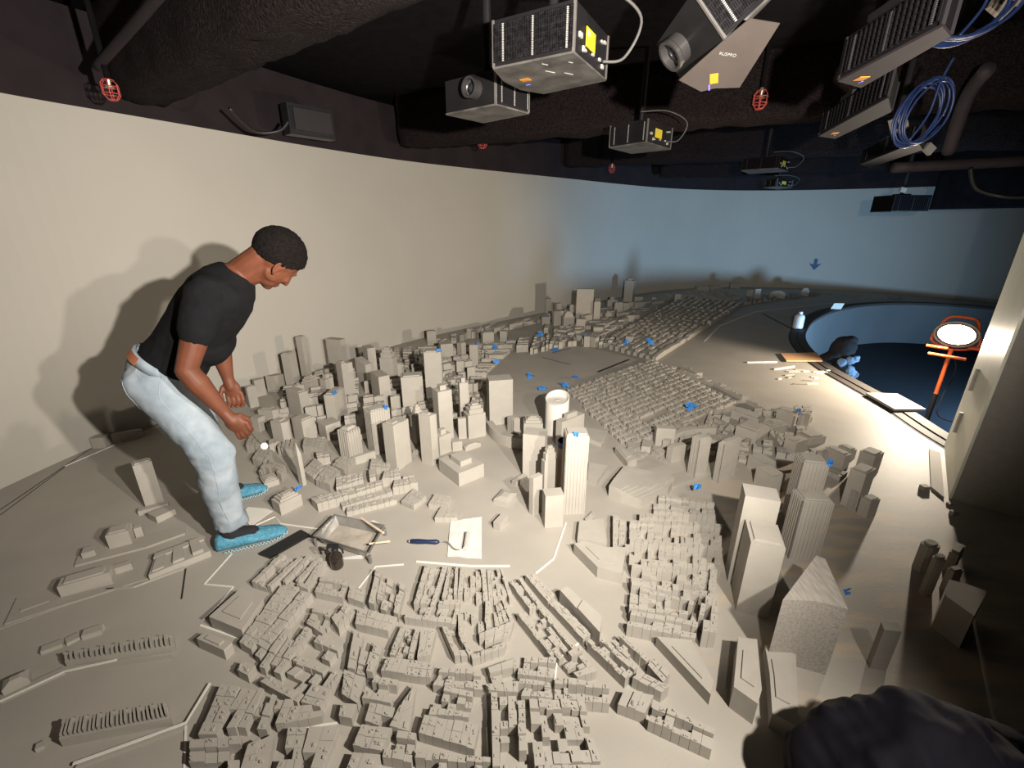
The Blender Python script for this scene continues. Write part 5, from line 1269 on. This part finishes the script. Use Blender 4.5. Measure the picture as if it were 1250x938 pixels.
MB().tube([LAMP+Vector((0, 0, -.14)), LAMP+Vector((0, 0, -.60))], .016, 12).build('upper_pole', M_orange, t)
MB().tube([LAMP+Vector((0, 0, -.57)), Vector((LAMP.x, LAMP.y, -.70))], .021, 12).build('lower_pole', M_blacksm, t)
for k in range(3):
    a = 2.1*k+.4; MB().tube([Vector((LAMP.x, LAMP.y, -.62)), Vector((LAMP.x+.30*math.cos(a), LAMP.y+.30*math.sin(a), -.785))], .011, 8).build('leg', M_orange, t)
MB().tube(spline([LAMP+Vector((.04, .02, -.15)), LAMP+Vector((.11, 0, -.35)), LAMP+Vector((.02, -.05, -.6)), LAMP+Vector((.05, -.1, -.79)), LAMP+Vector((.5, -.3, -.79))], 8), .005, 6).build('power_cord', M_blacksm, t, smooth=True)
# ------------------------------------------------------------------ things round the pit
p = [U(953, 432, .02), U(997, 431, .02), U(1004, 441, .02), U(960, 441, .02)]
MB().prism([(v.x, v.y) for v in p], .014, .026).build('wood_plank', mat('plank_ply', (.62, .34, .17), .6, col2=(.70, .42, .23), scale=6, stretch=(3, 20, 3)), label='orange-brown wooden plank lying across the pit rim', cat='plank')
p = [U(1057, 480, .03), U(1095, 481, .03), U(1130, 500, .03), U(1092, 500, .03)]
MB().prism([(v.x, v.y) for v in p], .014, .034).build('white_board', mat('board_white', (.28, .255, .235), .6, var=.03), label='white board lying on the pit rim below the work light', cat='board')
c = U(973, 402); 
MB().lathe([(.001, 0), (.062, 0), (.068, .02), (.068, .17), (.055, .20), (.028, .215), (.028, .25), (.001, .25)], (c.x, c.y, .013), n=24).build('plastic_bottle', mat('bottle_milky', (.62, .63, .64), .35, var=.03), smooth=False, label='milky white plastic bottle standing on the pit rim', cat='bottle')
c = U(1020, 378); MB().prism([(c.x-.12, c.y-.03), (c.x+.06, c.y-.05), (c.x+.12, c.y+.04), (c.x-.06, c.y+.05)], .013, .12, top=[(c.x-.07, c.y-.03), (c.x+.10, c.y-.05), (c.x+.14, c.y+.04), (c.x-.02, c.y+.05)]).build('plastic_cup', M_white, label='small tilted white tub on the far pit rim', cat='tub')
# bag of cloths hanging on the rim
cc = U(1011, 437)+Vector((.14, .0, 0))
t = thing('tote_bag', 'black bag with light blue cloths slumped over the inner pit rim', 'bag', (cc.x, cc.y, -.35))
b = MB(); rb = random.Random(8)
b.blob(cc+Vector((.0, 0, .10)), (.14, .11, .17), Matrix.Rotation(.3, 3, 'Y')); b.blob(cc+Vector((-.13, -.02, .03)), (.13, .08, .06), Matrix.Rotation(-.3, 3, 'Y')); b.blob(cc+Vector((.06, 0, .22)), (.09, .07, .05)); b.blob(cc+Vector((.0, -.05, -.12)), (.10, .09, .16))
o = b.build('bag_body', mat('black_cloth', (.012, .012, .015), .85, var=.2), t); remesh(o, .012, 3); wrinkle(o, .014, 9)
for k, (dx_, dz_, s_) in enumerate(((-.06, -.02, .05), (.04, .0, .055), (.10, .02, .04), (.05, -.12, .06), (.12, -.17, .05), (.10, -.26, .04))):
    b = MB(); b.blob(cc+Vector((dx_, -.12, dz_)), (s_, s_*.6, s_*1.1), Matrix.Rotation(rb.uniform(-1, 1), 3, 'Y')); o = b.build('blue_cloth', mat('pale_blue_cloth', (.28, .42, .62), .8, var=.35, scale=20), t); remesh(o, .009, 2); wrinkle(o, .016, 22, k)
# ------------------------------------------------------------------ painting things on the model
def G(x, y, z=0.): return U(x, y, z)
M_tray = mat('tray_metal', (.26, .25, .235), .38, metal=.55, var=.25, scale=12)
c0, c1, c2, c3 = G(386, 667), G(411, 641), G(470, 654), G(452, 688)
t = thing('paint_tray', 'grey metal paint roller tray left of the white street line', 'paint tray', tuple((c0+c1+c2+c3)/4))
def ringz(q, z, s=1.0):
    cc_ = sum(q, Vector((0, 0, 0)))/4; return [Vector(((cc_+(p-cc_)*s).x, (cc_+(p-cc_)*s).y, z)) for p in q]
Q = [c0, c1, c2, c3]
MB().loft([ringz(Q, .016, .80), ringz(Q, .062, .97), ringz(Q, .064, 1.04), ringz(Q, .061, 1.04), ringz(Q, .058, .95), ringz(Q, .020, .80)][::1], caps=False, closed=True).build('tray_wall', M_tray, t)
MB().prism([tuple(p[:2]) for p in ringz(Q, 0, .80)], .014, .020).build('tray_bed', mat('tray_paint', (.36, .32, .27), .5, var=.15, scale=20), t)
for k in (2, 3): p = Q[k]; MB().tube([p+Vector((0, 0, .045)), p+Vector((.002, 0, 0.002))], .008, 10).build('leg', M_tray, t)
for k in (0, 1): p = Q[k]; MB().tube([p+Vector((0, 0, .045)), p+Vector((0, 0, 0.002))], .006, 10).build('leg', M_tray, t)
a_ = Q[1].lerp(Q[2], .55); c_ = Q[2].lerp(Q[3], .55)
MB().tube([Vector((a_.x, a_.y, .078)), Vector((c_.x+.03, c_.y+.03, .078))], .006, 8).build('stir_stick', M_wood, label='wooden stir stick lying on the paint tray', cat='stick')
MB().tube([Q[2].lerp(Q[3], .8)+Vector((-.02, .02, .062)), G(476, 661, .05)], .005, 8).build('stir_stick', M_wood, label='second wooden stick poking out of the paint tray at the right', cat='stick')
c = G(412, 692); M_gl = mat('dark_glass', (.10, .075, .06), .08, trans=.75)
t = thing('spray_bottle', 'small dark glass paint jar with black top in front of the paint tray', 'jar', tuple(c))
MB().lathe([(.001, .0), (.026, .0), (.029, .006), (.029, .055), (.024, .068), (.013, .078), (.013, .086)], c, n=28).build('bottle_body', M_gl, t, smooth=True)
MB().lathe([(.001, .004), (.0235, .004), (.0235, .045), (.001, .045)], c, n=24).build('paint_fill', mat('dark_paint', (.06, .045, .035), .4), t)
g = MB().lathe([(.015, .084), (.015, .100), (.010, .104), (.010, .112), (.001, .112)], c, n=16); g.box(c+Vector((-.006, 0, .118)), (.05, .014, .014)); g.tube([c+Vector((-.03, 0, .118)), c+Vector((-.036, 0, .085))], .005, 8); g.tube([c+Vector((.018, 0, .116)), c+Vector((.034, 0, .100)), c+Vector((.036, 0, .078))], .0045, 8)
g.build('pump_top', M_blacksm, t)
# paper towel with the mini roller on it
M_paper = mat('paper_white', (.58, .56, .53), .8, var=.02)
q = [G(546, 681), G(588, 684), G(588, 632), G(550, 638)]; b = MB(); n = 14; top = []
for z_ in (0, 1):
    for i in range(n+1):
        for j in range(n+1):
            p = q[0].lerp(q[1], i/n).lerp(q[3].lerp(q[2], i/n), j/n); edge = 1
            hh = .003+.006*abs(noise.noise(Vector((p.x*18, p.y*18, 3))))+.006*max(0, noise.noise(Vector((p.x*40, p.y*9, 1))))
            b.v.append(Vector((p.x, p.y, hh+z_*.0015)))
N1 = (n+1)**2
for i in range(n):
    for j in range(n):
        a = i*(n+1)+j; b.f.append((N1+a, N1+a+n+1, N1+a+n+2, N1+a+1)); b.f.append((a, a+1, a+n+2, a+n+1))
b.build('paper_towel', M_paper, smooth=True, label='white folded paper towel lying on the plaza under a small paint roller', cat='paper towel')
t = thing('paint_roller', 'mini paint roller with dark blue handle resting on the white paper towel', 'paint roller', tuple(G(535, 662)))
h0, h1, h2 = G(500, 661, .016), G(518, 661, .016), G(536, 662, .016)
MB().tube([h0, h0.lerp(h2, .06), h0.lerp(h2, .3), h0.lerp(h2, .6), h0.lerp(h2, .9), h2], [.007, .011, .0125, .010, .012, .007], 16).build('handle', mat('navy_grip', (.008, .018, .06), .4, var=.1), t, smooth=True)
MB().tube([h0-(h2-h0)*.02, h0+(h2-h0)*.03], .008, 12).build('handle_cap', M_lab, t)
r0, r1 = G(568, 670, .022), G(571, 651, .022)
MB().tube(spline([h2, G(546, 662, .018), G(556, 671, .020), r0], 5), .0022, 8).build('wire_frame', M_metal, t, smooth=True)
MB().tube([r0, r1], .012, 20).build('roller_sleeve', mat('roller_foam', (.42, .40, .36), .9, var=.05, bump=.3), t, smooth=False)
for k, p in enumerate((r0, r1)): MB().tube([p-(r1-r0)*.02, p+(r1-r0)*.02], .006, 12).build('end_cap', M_lab, t)
# white sheets by the tray and shoes, black slab
def sheet(px_, label, m_=None, z=.003, th=.002, name='paper_sheet', cat='paper'):
    p = [G(*a) for a in px_]; return MB().prism([(v.x, v.y) for v in p], z, z+th).build(name, m_ or M_paper, label=label, cat=cat)
sheet([(295, 628), (303, 620), (325, 622), (333, 625), (306, 644)], 'pale trapezoid sheet between the two shoe covers', m_=M_line)
sheet([(425, 648), (456, 636), (463, 640), (462, 652), (440, 660)], 'white paper scrap at the back of the paint tray')
sheet([(418, 682), (446, 678), (444, 683), (420, 684)], 'white paper scrap under the front edge of the paint tray')
t_ = sheet([(316, 678), (330, 683), (379, 655), (368, 649)], 'flat black slab lying right of the near shoe cover', m_=mat('slab_black', (.010, .009, .009), .35), th=.012, z=0, name='black_slab', cat='slab')
# ------------------------------------------------------------------ dark jacket heap in the lower right corner
b = MB(); N_, M_ = 40, 40; pc0 = G(1060, 900)
def jz(x, y):
    return 0
t = thing('jacket', 'dark nylon jacket heaped in the lower right corner', 'jacket', (.86, .62, 0))
b = MB(); b.blob((1.0, .68, .12), (.28, .24, .27)); b.blob((.86, .58, .10), (.22, .18, .17)); b.blob((.76, .60, .05), (.16, .12, .09)); b.blob((1.25, .70, .08), (.30, .22, .14)); b.blob((.98, .42, .14), (.4, .25, .2))
for v in b.v: v.z = max(v.z, .002)
o = b.build('jacket_body', mat('nylon_navy', (.0035, .003, .006), .85, var=.3, scale=5, bump=.1, bscale=30, spec=.14), t, smooth=True); remesh(o, .012, 6, .5); wrinkle(o, .030, 4.5, 2, (1, 2.0, 1)); wrinkle(o, .012, 12, 5, (1.8, .5, 1))
MB().tube(spline([(.50, .60, .01), (.58, .66, .02), (.64, .60, .05), (.70, .52, .09), (.66, .44, .07)], 8), .035, 16).build('sleeve', mat("nylon_navy", (0,0,0)), t, smooth=True)
MB().tube(spline([(.60, .69, .07), (.66, .65, .135), (.72, .60, .17)], 8), .003, 6).build('drawstring', mat('cord_grey', (.16, .15, .19), .5), t)
